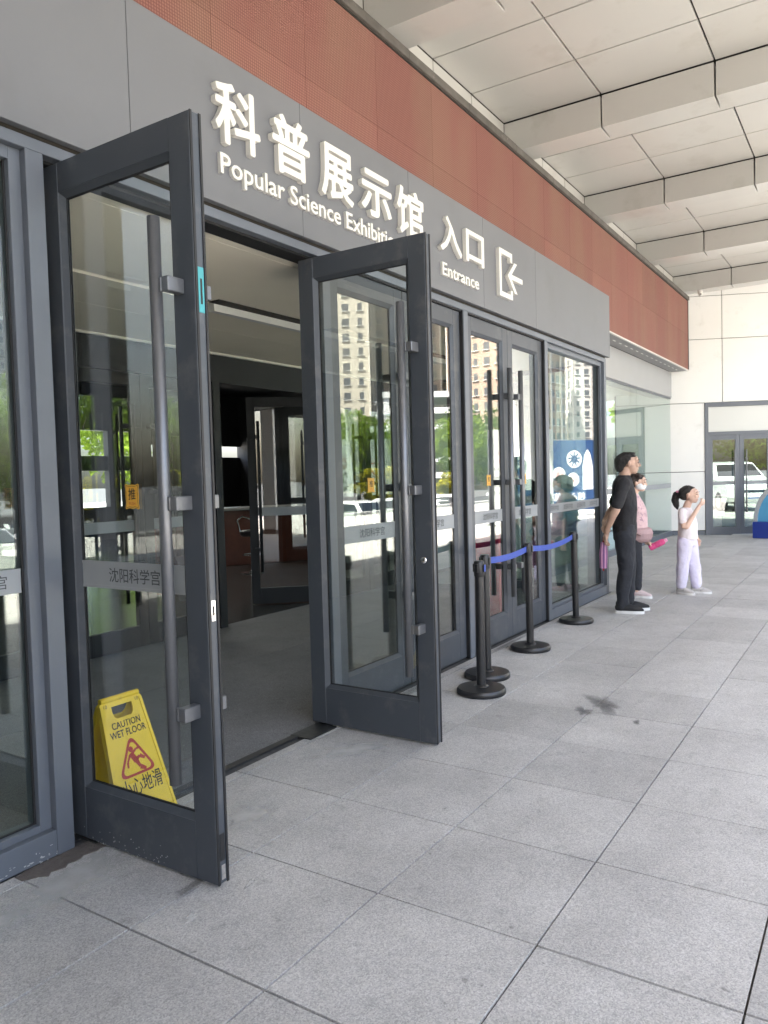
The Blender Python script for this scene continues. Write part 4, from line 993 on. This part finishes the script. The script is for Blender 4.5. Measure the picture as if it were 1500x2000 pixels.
# --------------------------------------------------------------- trees
LEAF = [leaf_mat('leaf_mid', (.13, .19, .028), (.22, .32, .03)), leaf_mat('leaf_dark', (.075, .13, .024), (.12, .2, .02)), leaf_mat('leaf_yellow', (.42, .40, .03), (.5, .46, .03))]
BARK = mat('bark', (.09, .07, .055), .9, 0, .3, 12, .6, 40)
def crown_mesh(seed, n, clumps, rx, rz, zc, ls, m):
    rs = random.Random(seed); cs = []
    for k in range(clumps):
        a = rs.uniform(0, 6.283); u = rs.uniform(-1, 1); r = rs.uniform(.35, .95)
        s = math.sqrt(1-u*u); cs.append((rx*r*s*math.cos(a), rx*r*s*math.sin(a), zc+rz*r*u, rs.uniform(.22, .42)*rx))
    vs = []; fs = []
    for k in range(n):
        c = cs[rs.randrange(clumps)]
        while True:
            p = Vector((rs.uniform(-1, 1), rs.uniform(-1, 1), rs.uniform(-1, 1)))
            if p.length < 1: break
        p = p.normalized()*(p.length**.45)
        p = Vector(c[:3])+p*c[3]
        q = Euler((rs.uniform(0, 6.28), rs.uniform(-1.1, 1.1), rs.uniform(0, 6.28))).to_matrix(); s = ls*rs.uniform(.6, 1.3)
        o = len(vs); vs += [p+q @ Vector(v)*s for v in ((-1, 0, 0), (0, -.5, .1), (1, 0, 0), (0, .5, .1))]; fs.append((o, o+1, o+2, o+3))
    me = bpy.data.meshes.new('crown'); me.from_pydata(vs, [], fs); me.materials.append(m); return me, cs
def tree_kit(seed, h, rx, rz, m, n=4200):
    cm, cs = crown_mesh(seed, n, 34, rx, rz, h-rz, .16, m)
    t = MB(); rs = random.Random(seed)
    t.tube([(0, 0, -.1), (.05, .03, h*.25), (-.04, .06, h*.5), (.0, .0, h*.8)], [.16, .13, .09, .03], 8)
    for c in cs[:9]: t.tube([(0, 0, h*rs.uniform(.28, .5)), (c[0]*.5, c[1]*.5, c[2]*.8), c[:3]], [.06, .04, .012], 6)
    return cm, t.mesh('trunk', BARK)
KITS = [tree_kit(1, 6.6, 2.6, 2.5, LEAF[0]), tree_kit(2, 7.6, 2.9, 3.0, LEAF[1]), tree_kit(3, 5.6, 2.2, 2.0, LEAF[0])]
def tree(x, y, k, s, label, grp='trees beyond the car park', z=GZ):
    t = thing('tree', label, 'tree', (x, y, z), random.uniform(0, 6.28), grp); t.scale = (s, s, s)
    link('crown', KITS[k][0], t); link('trunk', KITS[k][1], t)
tx = [6, 11, 15.5, 20, 26, 31, 35.5, 40, 44.5, 49, 54, 59, 65, 71, 78, 85]
tsz = ['slender', 'broad', 'low', 'tall', 'round', 'wide', 'dense', 'bushy']
for k, x in enumerate(tx):
    tree(x, -28.5-random.uniform(-1.5, 3.5), k % 3, random.uniform(1.1, 1.4), 'green %s street tree beyond the parked cars, number %s from the left of the row' % (tsz[k % 8], ordn[k % 10] if k < 10 else ['eleventh', 'twelfth', 'thirteenth', 'fourteenth', 'fifteenth', 'sixteenth'][k-10]))
for k, (x, y) in enumerate(((35.5, 5.2), (37, 3.6), (38, 8.2))): tree(x, y, (k+1) % 3, 1.0, ('green tree seen through the far glass doors behind the white car', 'green tree right of the white car behind the far doors', 'green tree left of the white car behind the far doors')[k], 'trees behind the far wing', -.03)
for k, (x, l) in enumerate(((23, 'tree in the rear planting, left of the hall'), (12, 'tree in the rear planting behind the hall windows'), (17, 'dense tree in the rear planting behind the hall windows'))): tree(x, 30+k, k, 1., 'green '+l, 'trees behind the hall', -.03)
for k, x in enumerate((9, 14, 18.5, 24, 29, 33.5, 38, 42.5, 47.5, 52.5, 58, 64)):
    tree(x, -36-random.uniform(-1, 2.5), (k+1) % 3, random.uniform(1.25, 1.55), 'green %s tree in the second row behind the street trees, number %s from the left' % (tsz[(k+3) % 8], (ordn+['eleventh', 'twelfth'])[k]), 'trees in the second row')
# golden privet hedge along the car park
for k, (x, w) in enumerate(((27.5, 1.8), (34.5, 3.0), (48.5, 5.0), (60, 3.4))):
    h = thing('golden_hedge', 'bright yellow green clipped hedge by the parked cars, %s from the left' % ordn[k], 'hedge', (x, -25.6, GZ), 0, 'golden hedges')
    me, cs = crown_mesh(50+k, 4200, 34, 1.0, 1.7, 2.0, .10, LEAF[2]); me.transform(Matrix.Scale(w, 4, (1, 0, 0))); link('foliage', me, h)
    m = MB()
    for c in cs[:8]: m.tube([(c[0]*w*.8, c[1]*.3, -.05), (c[0]*w, c[1]*.7, c[2])], .015, 5)
    m.build('stems', BARK, h, world=False)

# --------------------------------------------------------------- apartment towers and parking deck, placed at their real distance
GLZ = mat('far_window_glass', (.10, .105, .11), .3, spec=.5)  # glass lightened: distance haze is put into its colour
def tower(x, y, w, d, floors, rot, col, label, acc=None):
    fh = 3.0; H = floors*fh
    t = thing('apartment_tower', label, 'building', (x, y, GZ), rot, 'apartment towers beyond the trees')
    cm = mat('tower_%s' % label[:18], col, .85, 0, .05, .2)
    MB().box(-w/2, w/2, -d/2, d/2, 0, H).build('wall', cm, t, world=False)
    win = MB(); fr = MB(); nb = max(3, int(w/2.3)); nd = max(2, int(d/2.6))
    for f in range(floors):
        z = f*fh+.95
        for s in (-1, 1):
            for k in range(nb):
                cx = -w/2+(k+.5)*w/nb; hw = (.5, .8, .62)[k % 3]
                win.box(cx-hw, cx+hw, s*d/2-.03, s*d/2+.03, z, z+1.45)
                fr.box(cx-hw-.1, cx+hw+.1, s*(d/2+.12)-.12, s*(d/2+.12)+.12, z-.16, z-.02)
            for k in range(nd):
                cy_ = -d/2+(k+.5)*d/nd
                win.box(s*w/2-.03, s*w/2+.03, cy_-(.45, .7)[k % 2], cy_+(.45, .7)[k % 2], z, z+1.45); fr.box(s*(w/2+.12)-.12, s*(w/2+.12)+.12, cy_-.8, cy_+.8, z-.16, z-.02)
    tag(win.build('windows', GLZ, t, world=False), kind='stuff'); tag(fr.build('window_sills', mat('sill_white', (.6, .58, .54), .8), t, world=False), kind='stuff')
    p = MB()
    for k in range(0, nb+1, 2): p.box(-w/2+k*w/nb-.25, -w/2+k*w/nb+.25, -d/2-.35, -d/2-.001, 0, H).box(-w/2+k*w/nb-.25, -w/2+k*w/nb+.25, d/2+.001, d/2+.35, 0, H)
    p.build('pilasters', mat('pilaster_%s' % label[:14], acc or (.6, .55, .47), .85), t, world=False)
    MB().box(-w/2-.4, w/2+.4, -d/2-.4, d/2+.4, H+.001, H+.8).box(-w*.2, w*.2, -d*.3, d*.3, H+.8, H+4).build('parapet', cm, t, world=False)
def polar(al, D): return D*math.cos(R(al)), 5.7-D*math.sin(R(al))
for al, D, w, d, fl, rot, col, lab in ((36.1, 165, 15, 15, 31, 10, (.52, .47, .38), 'cream apartment tower with white pilasters'), (31.9, 180, 17, 18, 33, -8, (.36, .29, .23), 'brown apartment tower right of the cream one'),
        (27.6, 190, 17, 16, 30, 20, (.48, .41, .31), 'beige apartment tower above the parking deck'), (23.6, 165, 21, 16, 30, 30, (.38, .28, .21), 'orange brown apartment tower behind the hedge'),
        (18.0, 240, 22, 16, 32, -20, (.45, .42, .38), 'grey beige apartment tower at the end of the road'), (60, 210, 26, 16, 30, 40, (.5, .46, .40), 'pale apartment tower opposite the near pane'), (48, 260, 30, 18, 26, 30, (.42, .36, .3), 'wide brown grey apartment tower beyond the car park')):
    x, y = polar(al, D); tower(x, y, w, d, fl, R(rot-al), col, lab)
# parking deck with white parapets
x, y = polar(30.2, 150)
t = thing('parking_deck', 'open multi storey parking deck with white parapet bands', 'building', (x, y, GZ), R(60-8))
for k in range(6):
    MB().box(-8, 8, -8, 8, k*3.0+2.6, k*3.0+2.9).build('deck_slab', mat('deck_concrete', (.22, .22, .22), .8), t, world=False)
    p = MB()
    for s in (-1, 1): p.box(-8, 8, s*8.05-.1, s*8.05+.1, k*3.0+2.5, k*3.0+3.6)
    p.build('parapet_band', mat('deck_white', (.72, .72, .7), .7), t, world=False)
for k in range(3): MB().box(-7.6+7*k, -6.6+7*k, -7.9, -7.1, 0, 17.6).box(-7.6+7*k, -6.6+7*k, 7.1, 7.9, 0, 17.6).build('column', mat('deck_white', (0, 0, 0)), t, world=False)
# low retaining kerb at the plaza edge
tag(MB().box(-60, 70, -12.32, -12.005, -1.31, .12, b=.01).build('plaza_kerb', mat('concrete', (0, 0, 0))), kind='structure')
# ================================================================ PEOPLE
def blob(name, prims, voxel, m, parent, smooth=4, subd=0, lump=0., lscale=10., seed=0):
    """closed primitives fused into one continuous surface"""
    bm = bmesh.new()
    for p in prims:
        k = p[0]
        if k == 'c':        # tapered capsule chain: list of (point, radius)
            pts = p[1]
            for (a, ra), (b, rb) in zip(pts, pts[1:]):
                a = Vector(a); b = Vector(b); d = b-a; L = d.length
                if L < 1e-6: continue
                q = d.to_track_quat('Z', 'Y').to_matrix().to_4x4(); q.translation = (a+b)/2
                bmesh.ops.create_cone(bm, cap_ends=True, segments=18, radius1=ra, radius2=rb, depth=L, matrix=q)
            for a, ra in pts: bmesh.ops.create_uvsphere(bm, u_segments=16, v_segments=10, radius=ra, matrix=Matrix.Translation(a))
        elif k == 'e':      # ellipsoid: centre, radii, euler
            c, r = p[1], p[2]; e = p[3] if len(p) > 3 else (0, 0, 0)
            M = Matrix.Translation(c) @ Euler(e).to_matrix().to_4x4() @ Matrix.Diagonal((*r, 1)); bmesh.ops.create_uvsphere(bm, u_segments=24, v_segments=16, radius=1, matrix=M)
        elif k == 'l':      # loft of horizontal ellipses: (x, y, z, rx, ry)
            n = 28; rings = []
            for (x, y, z, rx, ry) in p[1]:
                rings.append([bm.verts.new((x+rx*math.cos(2*math.pi*i/n), y+ry*math.sin(2*math.pi*i/n), z)) for i in range(n)])
            for a, b in zip(rings, rings[1:]):
                for i in range(n): bm.faces.new((a[i], a[(i+1) % n], b[(i+1) % n], b[i]))
            bm.faces.new(rings[0][::-1]); bm.faces.new(rings[-1])
    me = bpy.data.meshes.new(name); bm.to_mesh(me); bm.free()
    ob = bpy.data.objects.new(name, me)
    rm = ob.modifiers.new('r', 'REMESH'); rm.mode = 'VOXEL'; rm.voxel_size = voxel; rm.use_smooth_shade = True
    if smooth: s = ob.modifiers.new('s', 'SMOOTH'); s.factor = .5; s.iterations = smooth
    if lump:
        tx_ = bpy.data.textures.new(name+'_folds', 'CLOUDS'); tx_.noise_scale = lscale
        dp = ob.modifiers.new('d', 'DISPLACE'); dp.texture = tx_; dp.strength = lump; dp.mid_level = .5; dp.texture_coords = 'LOCAL'
    out = evaluate(ob); bpy.data.meshes.remove(me)
    out.name = name; out.materials.clear(); out.materials.append(m)
    for pl in out.polygons: pl.use_smooth = True
    return link(name, out, parent)
def hand(wrist, dirv, palm_n, side, s=1., curl=.5, thumb=1.):
    """palm and five curled fingers; dirv: wrist to knuckles, palm_n: the way the palm faces, side: +1/-1 for the thumb side"""
    d = Vector(dirv).normalized(); n = Vector(palm_n); n = (n-d*n.dot(d)).normalized(); t = d.cross(n)*side; w = Vector(wrist); P = []
    k = w+d*.085*s
    P.append(('c', [(w, .024*s), (w+d*.045*s+t*.008*s, .028*s), (k-d*.012*s+t*.016*s, .018*s)])); P.append(('c', [(w+d*.02*s-t*.008*s, .02*s), (k-d*.012*s-t*.022*s, .016*s)]))
    P.append(('c', [(k-d*.012*s+t*.03*s, .0135*s), (k-d*.012*s-t*.03*s, .0125*s)]))
    for i, (o, L) in enumerate(((.031, .072), (.010, .08), (-.011, .074), (-.031, .058))):
        b = k+t*o*s; pts = [(b-d*.012*s, .0105*s)]; a = curl*.6; pos = b
        for j, f in enumerate((.45, .32, .25)):
            v = d*math.cos(a)+n*math.sin(a); pos = pos+v*L*f*s; pts.append((pos, (.0092-.0009*j)*s)); a += curl*.75
        P.append(('c', pts))
    b = w+d*.03*s+t*.026*s; v = (d*.75+t*.75*thumb+n*.35).normalized(); p2 = b+v*.035*s; v2 = (d*.95+t*.25*thumb+n*.45).normalized(); P.append(('c', [(b, .0135*s), (p2, .0115*s), (p2+v2*.03*s, .009*s)]))
    return P
def head(c, s, jaw=1., nose=1.):
    """skull, jaw, nose, brow, lips, ears; c: centre of the head, s: scale (1 = head 0.225 m high), facing +y"""
    x, y, z = c
    V = lambda a, b, d: (x+a*s, y+b*s, z+d*s)
    return [('e', V(0, -.012, .02), (.074*s, .094*s, .09*s)), ('e', V(0, .022, -.03), (.062*s*jaw, .068*s, .078*s)), ('e', V(0, .05, -.082), (.034*s*jaw, .032*s, .027*s)), ('e', V(0, .062, .035), (.056*s, .03*s, .042*s)),
            ('c', [(V(0, .088, .012), .009*s), (V(0, .095+.012*nose, -.024), (.008+.0045*nose)*s)]), ('e', V(0, .09+.005*nose, -.03), (.018*s, .013*s, .010*s)), ('e', V(0, .081, -.057), (.023*s, .013*s, .0075*s)), ('e', V(0, .079, -.068), (.02*s, .013*s, .008*s)),
            ('e', V(.034, .072, -.018), (.022*s, .02*s, .026*s)), ('e', V(-.034, .072, -.018), (.022*s, .02*s, .026*s)), ('e', V(.03, .086, .028), (.022*s, .011*s, .008*s)), ('e', V(-.03, .086, .028), (.022*s, .011*s, .008*s)),
            ('e', V(.077, -.012, -.005), (.011*s, .02*s, .032*s), (0, 0, -.35)), ('e', V(-.077, -.012, -.005), (.011*s, .02*s, .032*s), (0, 0, .35))]
def eyes(c, s, parent):
    x, y, z = c; m = MB(); b = MB()
    for q in (-1, 1):
        m.tube([(x+q*.018*s, y+.0885*s, z+.006*s), (x+q*.030*s, y+.091*s, z+.008*s), (x+q*.044*s, y+.081*s, z+.006*s)], [.003*s, .006*s, .003*s], 8)
        b.tube([(x+q*.016*s, y+.096*s, z+.034*s), (x+q*.032*s, y+.0975*s, z+.038*s), (x+q*.05*s, y+.082*s, z+.034*s)], [.003*s, .0045*s, .0025*s], 6)
    m.build('eyes', HAIR, parent, world=False); b.build('eyebrows', HAIR, parent, world=False)
def shoe(x, y, m_up, m_sole, parent, s=1., yaw=0., z=0.):
    c, si = math.cos(yaw), math.sin(yaw); V = lambda a, b, d: (x+(a*c-b*si)*s, y+(a*si+b*c)*s, z+d*s)
    blob('shoe', [('c', [(V(0, -.065, .062), .042*s), (V(0, .03, .058), .044*s), (V(.0, .115, .043), .036*s), (V(0, .16, .036), .026*s)]), ('c', [(V(0, -.055, .10), .044*s), (V(0, -.04, .06), .046*s)])], .006, m_up, parent, 3)
    m = MB(); n = 26; out = []
    for k in range(n):
        a = 2*math.pi*k/n; yy = .148*math.sin(a)+.042; w = .048 if yy > .06 else .041
        if abs(yy) < .03: w = .043
        out.append((w*math.cos(a), yy))
    m.prism([(x+(a*c-b*si)*s, y+(a*si+b*c)*s) for a, b in out], Matrix.Translation((0, 0, z+.001)), .030*s); m.build('sole', m_sole, parent, world=False)
SKIN = mat('skin_tan', (.46, .30, .225), .5, 0, .06, 30, spec=.3); SKIN2 = mat('skin_light', (.66, .45, .35), .5, 0, .05, 30, spec=.3)
HAIR = mat('black_hair', (.012, .010, .009), .45, 0, .3, 60, .6, 300); HAIR2 = mat('dark_brown_hair', (.025, .015, .011), .5, 0, .3, 60, .6, 200)
BLKT = mat('black_cotton', (.014, .014, .016), .85, 0, .12, 12, .3, 400); BLKP = mat('black_trousers', (.016, .018, .024), .8, 0, .12, 12, .3, 400); SOLE = mat('white_sole', (.7, .7, .69), .6); BLKS = mat('black_knit_shoe', (.015, .015, .016), .8)

# ---- man: black T-shirt and trousers, hands clasped behind his back, looking out over the plaza
man = thing('person', 'man in a black T-shirt and black trousers, hands clasped behind his back', 'person', (8.1, 2.25, 0), R(-70-90), 'people waiting by the entrance')
hc = (0, .055, 1.565)
rw, lw = (.10, -.185, .845), (.02, -.2, .93)
arms = [('c', [((.172, -.018, 1.335), .042), ((.24, -.1, 1.09), .041), ((.225, -.13, 1.04), .042), ((.13, -.185, .885), .029), (rw, .026)]),
        ('c', [((-.172, -.018, 1.335), .042), ((-.24, -.1, 1.09), .041), ((-.215, -.14, 1.03), .042), ((-.06, -.2, .945), .029), (lw, .026)])]
blob('body', head(hc, 1.0)+[('c', [((0, -.02, 1.36), .065), ((0, .005, 1.44), .058), ((0, .03, 1.52), .056)])]+arms
     + hand(rw, (-.35, -.25, -.9), (.1, 1, -.1), 1, 1., .9) + hand(lw, (.95, -.1, -.3), (.1, .5, -.9), 1, 1., 1.1)
     + [('c', [((0, 0, 1.36), .06), ((0, 0, .85), .08), ((.085, 0, .8), .06), ((.088, 0, .46), .05), ((.085, -.03, .22), .045), ((.085, -.035, .06), .04)]), ('c', [((0, 0, .85), .08), ((-.085, 0, .8), .06), ((-.088, .04, .46), .05), ((-.085, .04, .22), .045), ((-.085, .035, .06), .04)]),
        ('c', [((.172, -.018, 1.335), .042), ((-.172, -.018, 1.335), .042)])], .0048, SKIN, man, 4)
eyes(hc, 1.0, man)
blob('hair', [('e', (0, .022, 1.614), (.079, .090, .074)), ('e', (0, -.015, 1.588), (.082, .082, .082)), *[('c', [((.05*math.cos(q*2.4), .045+.05*math.sin(q*2.4), 1.665+.012*math.sin(q*5)), .012), ((.062*math.cos(q*2.4), .055+.062*math.sin(q*2.4), 1.678), .005)]) for q in range(16)], ('e', (0, -.035, 1.545), (.07, .055, .075)), ('c', [((.078, .035, 1.60), .012), ((.08, .032, 1.565), .008)]), ('c', [((-.078, .035, 1.60), .012), ((-.08, .032, 1.565), .008)]), ('e', (0, .09, 1.648), (.06, .035, .024), (-.5, 0, 0))], .006, HAIR, man, 2, lump=.014, lscale=.018)
blob('t_shirt', [('l', [(0, .0, .845, .165, .116), (0, .0, .9, .168, .122), (0, .005, 1.0, .163, .122), (0, .01, 1.1, .168, .122), (0, .0, 1.22, .182, .120), (0, -.01, 1.32, .19, .110), (0, -.015, 1.385, .17, .095), (0, -.012, 1.425, .095, .075), (0, -.005, 1.445, .07, .066)]),
      ('c', [((.168, -.015, 1.36), .07), ((.222, -.062, 1.21), .060), ((.236, -.082, 1.15), .062)]), ('c', [((-.168, -.015, 1.36), .07), ((-.222, -.062, 1.21), .060), ((-.236, -.082, 1.15), .062)])], .008, BLKT, man, 4, lump=.024, lscale=.12)
blob('trousers', [('l', [(0, 0, .76, .14, .11), (0, 0, .86, .168, .122), (0, 0, .93, .165, .118)]), ('c', [((.088, -.005, .80), .105), ((.09, .0, .62), .095), ((.09, .0, .46), .079), ((.087, -.03, .28), .07), ((.086, -.035, .10), .064)]), ('c', [((-.088, .0, .80), .105), ((-.09, .025, .62), .095), ((-.09, .04, .46), .079), ((-.086, .035, .28), .07), ((-.085, .035, .10), .064)])], .008, BLKP, man, 4, lump=.026, lscale=.11)
shoe(.09, -.01, BLKS, SOLE, man, 1.0, -.12); shoe(-.09, .07, BLKS, SOLE, man, 1.0, .15)
# folded purple umbrella hanging from his hand
um = thing('folded_umbrella', 'folded purple and pink umbrella held behind the man', 'umbrella', (8.1, 2.25, 0), R(-160))
UMB = [mat('umbrella_purple', (.22, .10, .25), .5), mat('umbrella_pink', (.55, .28, .42), .5)]
for q in range(2):
    m = MB()
    for k in range(6):
        a = (2*k+q)*math.pi/6; ca, sa = math.cos(a), math.sin(a)
        m.tube([(.035+.02*ca, -.215+.02*sa, .745), (.035+.032*ca, -.22+.032*sa, .62), (.035+.026*ca, -.222+.026*sa, .47)], [.010, .013, .012], 6)
    m.build('folded_canopy', UMB[q], um, world=False)
MB().tube([(.035, -.215, .745), (.035, -.212, .80)], .013, 10).tube([(.035, -.222, .47), (.035, -.223, .44)], .008, 8).build('handle', mat('red_umbrella_cap', (.35, .02, .03), .4), um, world=False)

# ---- woman: pink patterned top, mauve bag, black trousers, white mask
wom = thing('person', 'woman in a pink patterned top and white face mask, half hidden behind the man', 'person', (9.16, 2.44, 0), R(-88-90), 'people waiting by the entrance')
s = .93; hc = (0, .06, 1.345)
rw, lw = (.2, -.05, .66), (-.1, .13, .63)
blob('body', head(hc, .93, .97, .6)+[('c', [((0, -.02, 1.17), .056), ((0, .02, 1.26), .05)])]+[('c', [((.145, -.02, 1.12), .036), ((.2, -.07, .92), .036), ((.2, -.07, .84), .033), (rw, .024)]), ('c', [((-.145, -.02, 1.12), .036), ((-.205, -.05, .91), .036), ((-.19, -.03, .80), .032), (lw, .024)])]
     + hand(rw, (0, .15, -1), (-.9, 0, 0), 1, .92, .7) + hand(lw, (.1, .9, -.3), (.3, .1, -1), -1, .92, 1.3) + [('c', [((0, 0, 1.15), .05), ((0, 0, .72), .07), ((.08, .01, .66), .055), ((.082, .045, .4), .045), ((.08, .05, .2), .04), ((.08, .05, .07), .036)]), ('c', [((0, 0, .72), .07), ((-.08, -.01, .66), .055), ((-.085, -.04, .4), .045), ((-.085, -.06, .2), .04), ((-.085, -.06, .07), .036)]), ('c', [((.145, -.02, 1.12), .036), ((-.145, -.02, 1.12), .036)])], .0048, SKIN2, wom, 4)
eyes(hc, .93, wom)
blob('hair', [('e', (0, .03, 1.392), (.083, .092, .075)), ('e', (0, -.015, 1.36), (.088, .09, .09)), ('e', (0, -.04, 1.31), (.08, .06, .075)), ('e', (0, .095, 1.41), (.07, .035, .032))]+[('e', (.085*math.cos(a)*1.0, .02+.09*math.sin(a), 1.385+.03*math.sin(3*a)), (.028, .028, .026)) for a in [k*.7 for k in range(9)]], .006, HAIR2, wom, 2, lump=.022, lscale=.03)
blob('face_mask', [('e', (0, .105, 1.305), (.056, .045, .048)), ('e', (.035, .085, 1.305), (.034, .05, .04)), ('e', (-.035, .085, 1.305), (.034, .05, .04))], .005, mat('white_mask', (.78, .79, .79), .8), wom, 3)
PINKT = mat('pink_floral_cotton', (.62, .43, .43), .85, 0, .08, 12, .2, 300, dirt=(.36, .22, .27), dscale=26, dmin=.55, dmax=.6)
blob('blouse', [('l', [(0, .01, .72, .168, .128), (0, .015, .82, .175, .14), (0, .02, .92, .17, .138), (0, .02, 1.02, .172, .132), (0, .0, 1.12, .17, .105), (0, -.015, 1.18, .14, .085), (0, -.01, 1.225, .065, .06)]), ('c', [((.14, -.02, 1.15), .06), ((.2, -.03, .97), .062)]), ('c', [((-.14, -.02, 1.15), .06), ((-.2, -.03, .97), .062)])], .008, PINKT, wom, 5, lump=.014, lscale=.08)
blob('trousers', [('l', [(0, 0, .64, .14, .115), (0, 0, .74, .162, .122), (0, 0, .79, .155, .115)]), ('c', [((.085, .01, .68), .10), ((.083, .045, .4), .074), ((.08, .05, .13), .058)]), ('c', [((-.085, -.01, .68), .10), ((-.085, -.04, .4), .074), ((-.085, -.06, .13), .058)])], .008, BLKP, wom, 5, lump=.014, lscale=.08)
PKS = mat('pink_white_sneaker', (.6, .5, .5), .7, 0, .1, 30, dirt=(.6, .12, .25), dscale=28, dmin=.58, dmax=.66)
shoe(.08, .06, PKS, SOLE, wom, .88, -.1); shoe(-.085, -.05, PKS, SOLE, wom, .88, .1)
bag = thing('waist_bag', 'mauve waist bag worn by the woman in pink', 'bag', (9.16, 2.44, 0), R(-178))
MAUV = mat('mauve_fabric', (.36, .24, .24), .75, 0, .06, 20, .3, 300)
blob('pouch', [('l', [(.0, .03, .64, .10, .10), (.0, .035, .655, .15, .145), (.0, .04, .69, .178, .172), (.0, .04, .75, .182, .175), (.0, .035, .80, .178, .16), (.0, .03, .815, .16, .14)])], .007, MAUV, bag, 3)
MB().tube([(.195, .13, .74), (.19, 0, .80), (.12, -.13, .86), (-.1, -.14, .9), (-.18, 0, .84), (-.15, .15, .78), (-.07, .19, .76)], .012, 8).build('strap', MAUV, bag, world=False)
blob('flap', [('l', [(.0, .045, .738, .15, .15), (.0, .045, .745, .182, .178), (.0, .038, .80, .182, .168), (.0, .032, .82, .165, .145)])], .007, mat('mauve_flap', (.40, .27, .27), .7), bag, 2)
bot = thing('water_bottle', 'bright pink drink bottle in the hand of the woman in pink', 'bottle', (9.16, 2.44, 0), R(-178))
M = Matrix.Translation((-.07, .25, .615)) @ Euler((R(-62), 0, 0)).to_matrix().to_4x4()
PINKB = mat('hot_pink_plastic', (.75, .10, .28), .25, 0, .1, 40)
for nm, prof, mm in (('bottle_body', [(.002, -.09), (.034, -.09), (.037, -.08), (.037, -.03), (.033, -.02), (.037, -.01), (.037, .07), (.028, .095), (.018, .1), (.002, .1)], PINKB), ('cap', [(.002, .1), (.021, .1), (.021, .125), (.017, .13), (.002, .13)], mat('pale_pink_cap', (.8, .35, .5), .3))):
    q = MB().lathe(prof, 20); q.v = [tuple(M @ Vector(v)) for v in q.v]; q.build(nm, mm, bot, world=False)

# ---- girl: white top, lilac trousers, ponytail with a pink bow, right hand at her mouth
girl = thing('person', 'girl in a white top and lilac trousers with a hand at her mouth', 'person', (9.6, 1.93, 0), R(-96-90), 'people waiting by the entrance')
hc = (0, .05, 1.185); s = .9
rw, lw = (.055, .165, 1.06), (-.18, .06, .66)
blob('body', head(hc, .9, 1.04, .25)+[('c', [((0, -.015, 1.0), .045), ((0, .02, 1.09), .042)])]+[('c', [((.105, -.015, .965), .03), ((.175, .02, .82), .031), ((.165, .05, .815), .031), (rw, .021)]), ('c', [((-.105, -.015, .965), .03), ((-.175, -.01, .82), .031), (lw, .021)])]
     + hand(rw, (-.25, .55, .75), (-.6, -.6, .3), -1, .75, 1.3) + hand(lw, (0, .2, -1), (.9, 0, 0), -1, .75, .6)
     + [('c', [((0, 0, .98), .04), ((0, 0, .64), .055), ((.065, 0, .6), .045), ((.072, -.02, .4), .04), ((.07, -.05, .2), .034), ((.07, -.05, .07), .03)]), ('c', [((0, 0, .64), .055), ((-.065, .01, .6), .045), ((-.074, .045, .4), .04), ((-.075, .08, .2), .034), ((-.075, .08, .07), .03)]), ('c', [((.105, -.015, .965), .03), ((-.105, -.015, .965), .03)])], .0046, SKIN2, girl, 4)
eyes(hc, .9, girl)
blob('hair', [('e', (0, .012, 1.23), (.077, .085, .068)), ('e', (0, -.025, 1.2), (.079, .074, .08)), ('e', (0, .065, 1.262), (.05, .03, .02)), ('c', [((0, -.075, 1.20), .032), ((.0, -.12, 1.185), .042), ((.0, -.135, 1.12), .045), ((0, -.12, 1.06), .034), ((0, -.11, 1.02), .014)])], .006, HAIR, girl, 2, lump=.010, lscale=.018)
m = MB()
for q in (-1, 1): m.lathe([(.002, -.006), (.018, -.012), (.026, .0), (.018, .012), (.002, .006)], 12, (q*.026, -.092, 1.225))
m.lathe([(.002, -.01), (.012, -.008), (.012, .008), (.002, .01)], 10, (0, -.092, 1.225)); m.build('hair_bow', mat('pink_bow', (.7, .25, .38), .6), girl, world=False)
blob('top', [('l', [(0, .012, .655, .132, .105), (0, .012, .74, .132, .108), (0, .012, .85, .13, .104), (0, .0, .94, .135, .092), (0, -.012, .995, .115, .075), (0, -.008, 1.035, .055, .05)]), ('c', [((.105, -.02, .985), .05), ((.155, .0, .885), .052)]), ('c', [((-.105, -.02, .985), .05), ((-.16, -.015, .885), .052)])], .007, mat('white_pink_jersey', (.74, .68, .69), .85, 0, .04, 12, .2, 300), girl, 5, lump=.012, lscale=.07)
blob('trousers', [('l', [(0, 0, .58, .12, .10), (0, 0, .66, .13, .104), (0, 0, .71, .12, .095)]), ('c', [((.07, -.005, .62), .088), ((.072, -.02, .4), .076), ((.07, -.045, .16), .064), ((.07, -.048, .105), .056)]), ('c', [((-.07, .01, .62), .088), ((-.074, .045, .4), .076), ((-.075, .08, .16), .064), ((-.075, .082, .105), .056)])], .007, mat('lilac_cotton', (.66, .62, .76), .85, 0, .05, 12, .2, 300), girl, 5, lump=.024, lscale=.09)
SNK = mat('pale_grey_sneaker', (.5, .48, .46), .7, 0, .1, 30, dirt=(.25, .25, .24), dscale=30, dmin=.55, dmax=.65)
shoe(.07, -.03, SNK, SOLE, girl, .82, -.25); shoe(-.078, .10, SNK, SOLE, girl, .82, .1)

lo = thing('lollipop', 'thin white lollipop stick at the mouth of the girl in lilac', 'lollipop', (9.6, 1.93, 0), R(-186))
MB().tube([(.0, .128, 1.128), (.004, .185, 1.122)], .0028, 8).build('stick', SOLE, lo, world=False)
MB().lathe([(.001, -.009), (.008, -.006), (.0105, 0), (.008, .006), (.001, .009)], 12, (0, .124, 1.128)).build('candy', mat('candy', (.5, .05, .1), .3), lo, world=False)
bpy.data.scenes.remove(TMP)
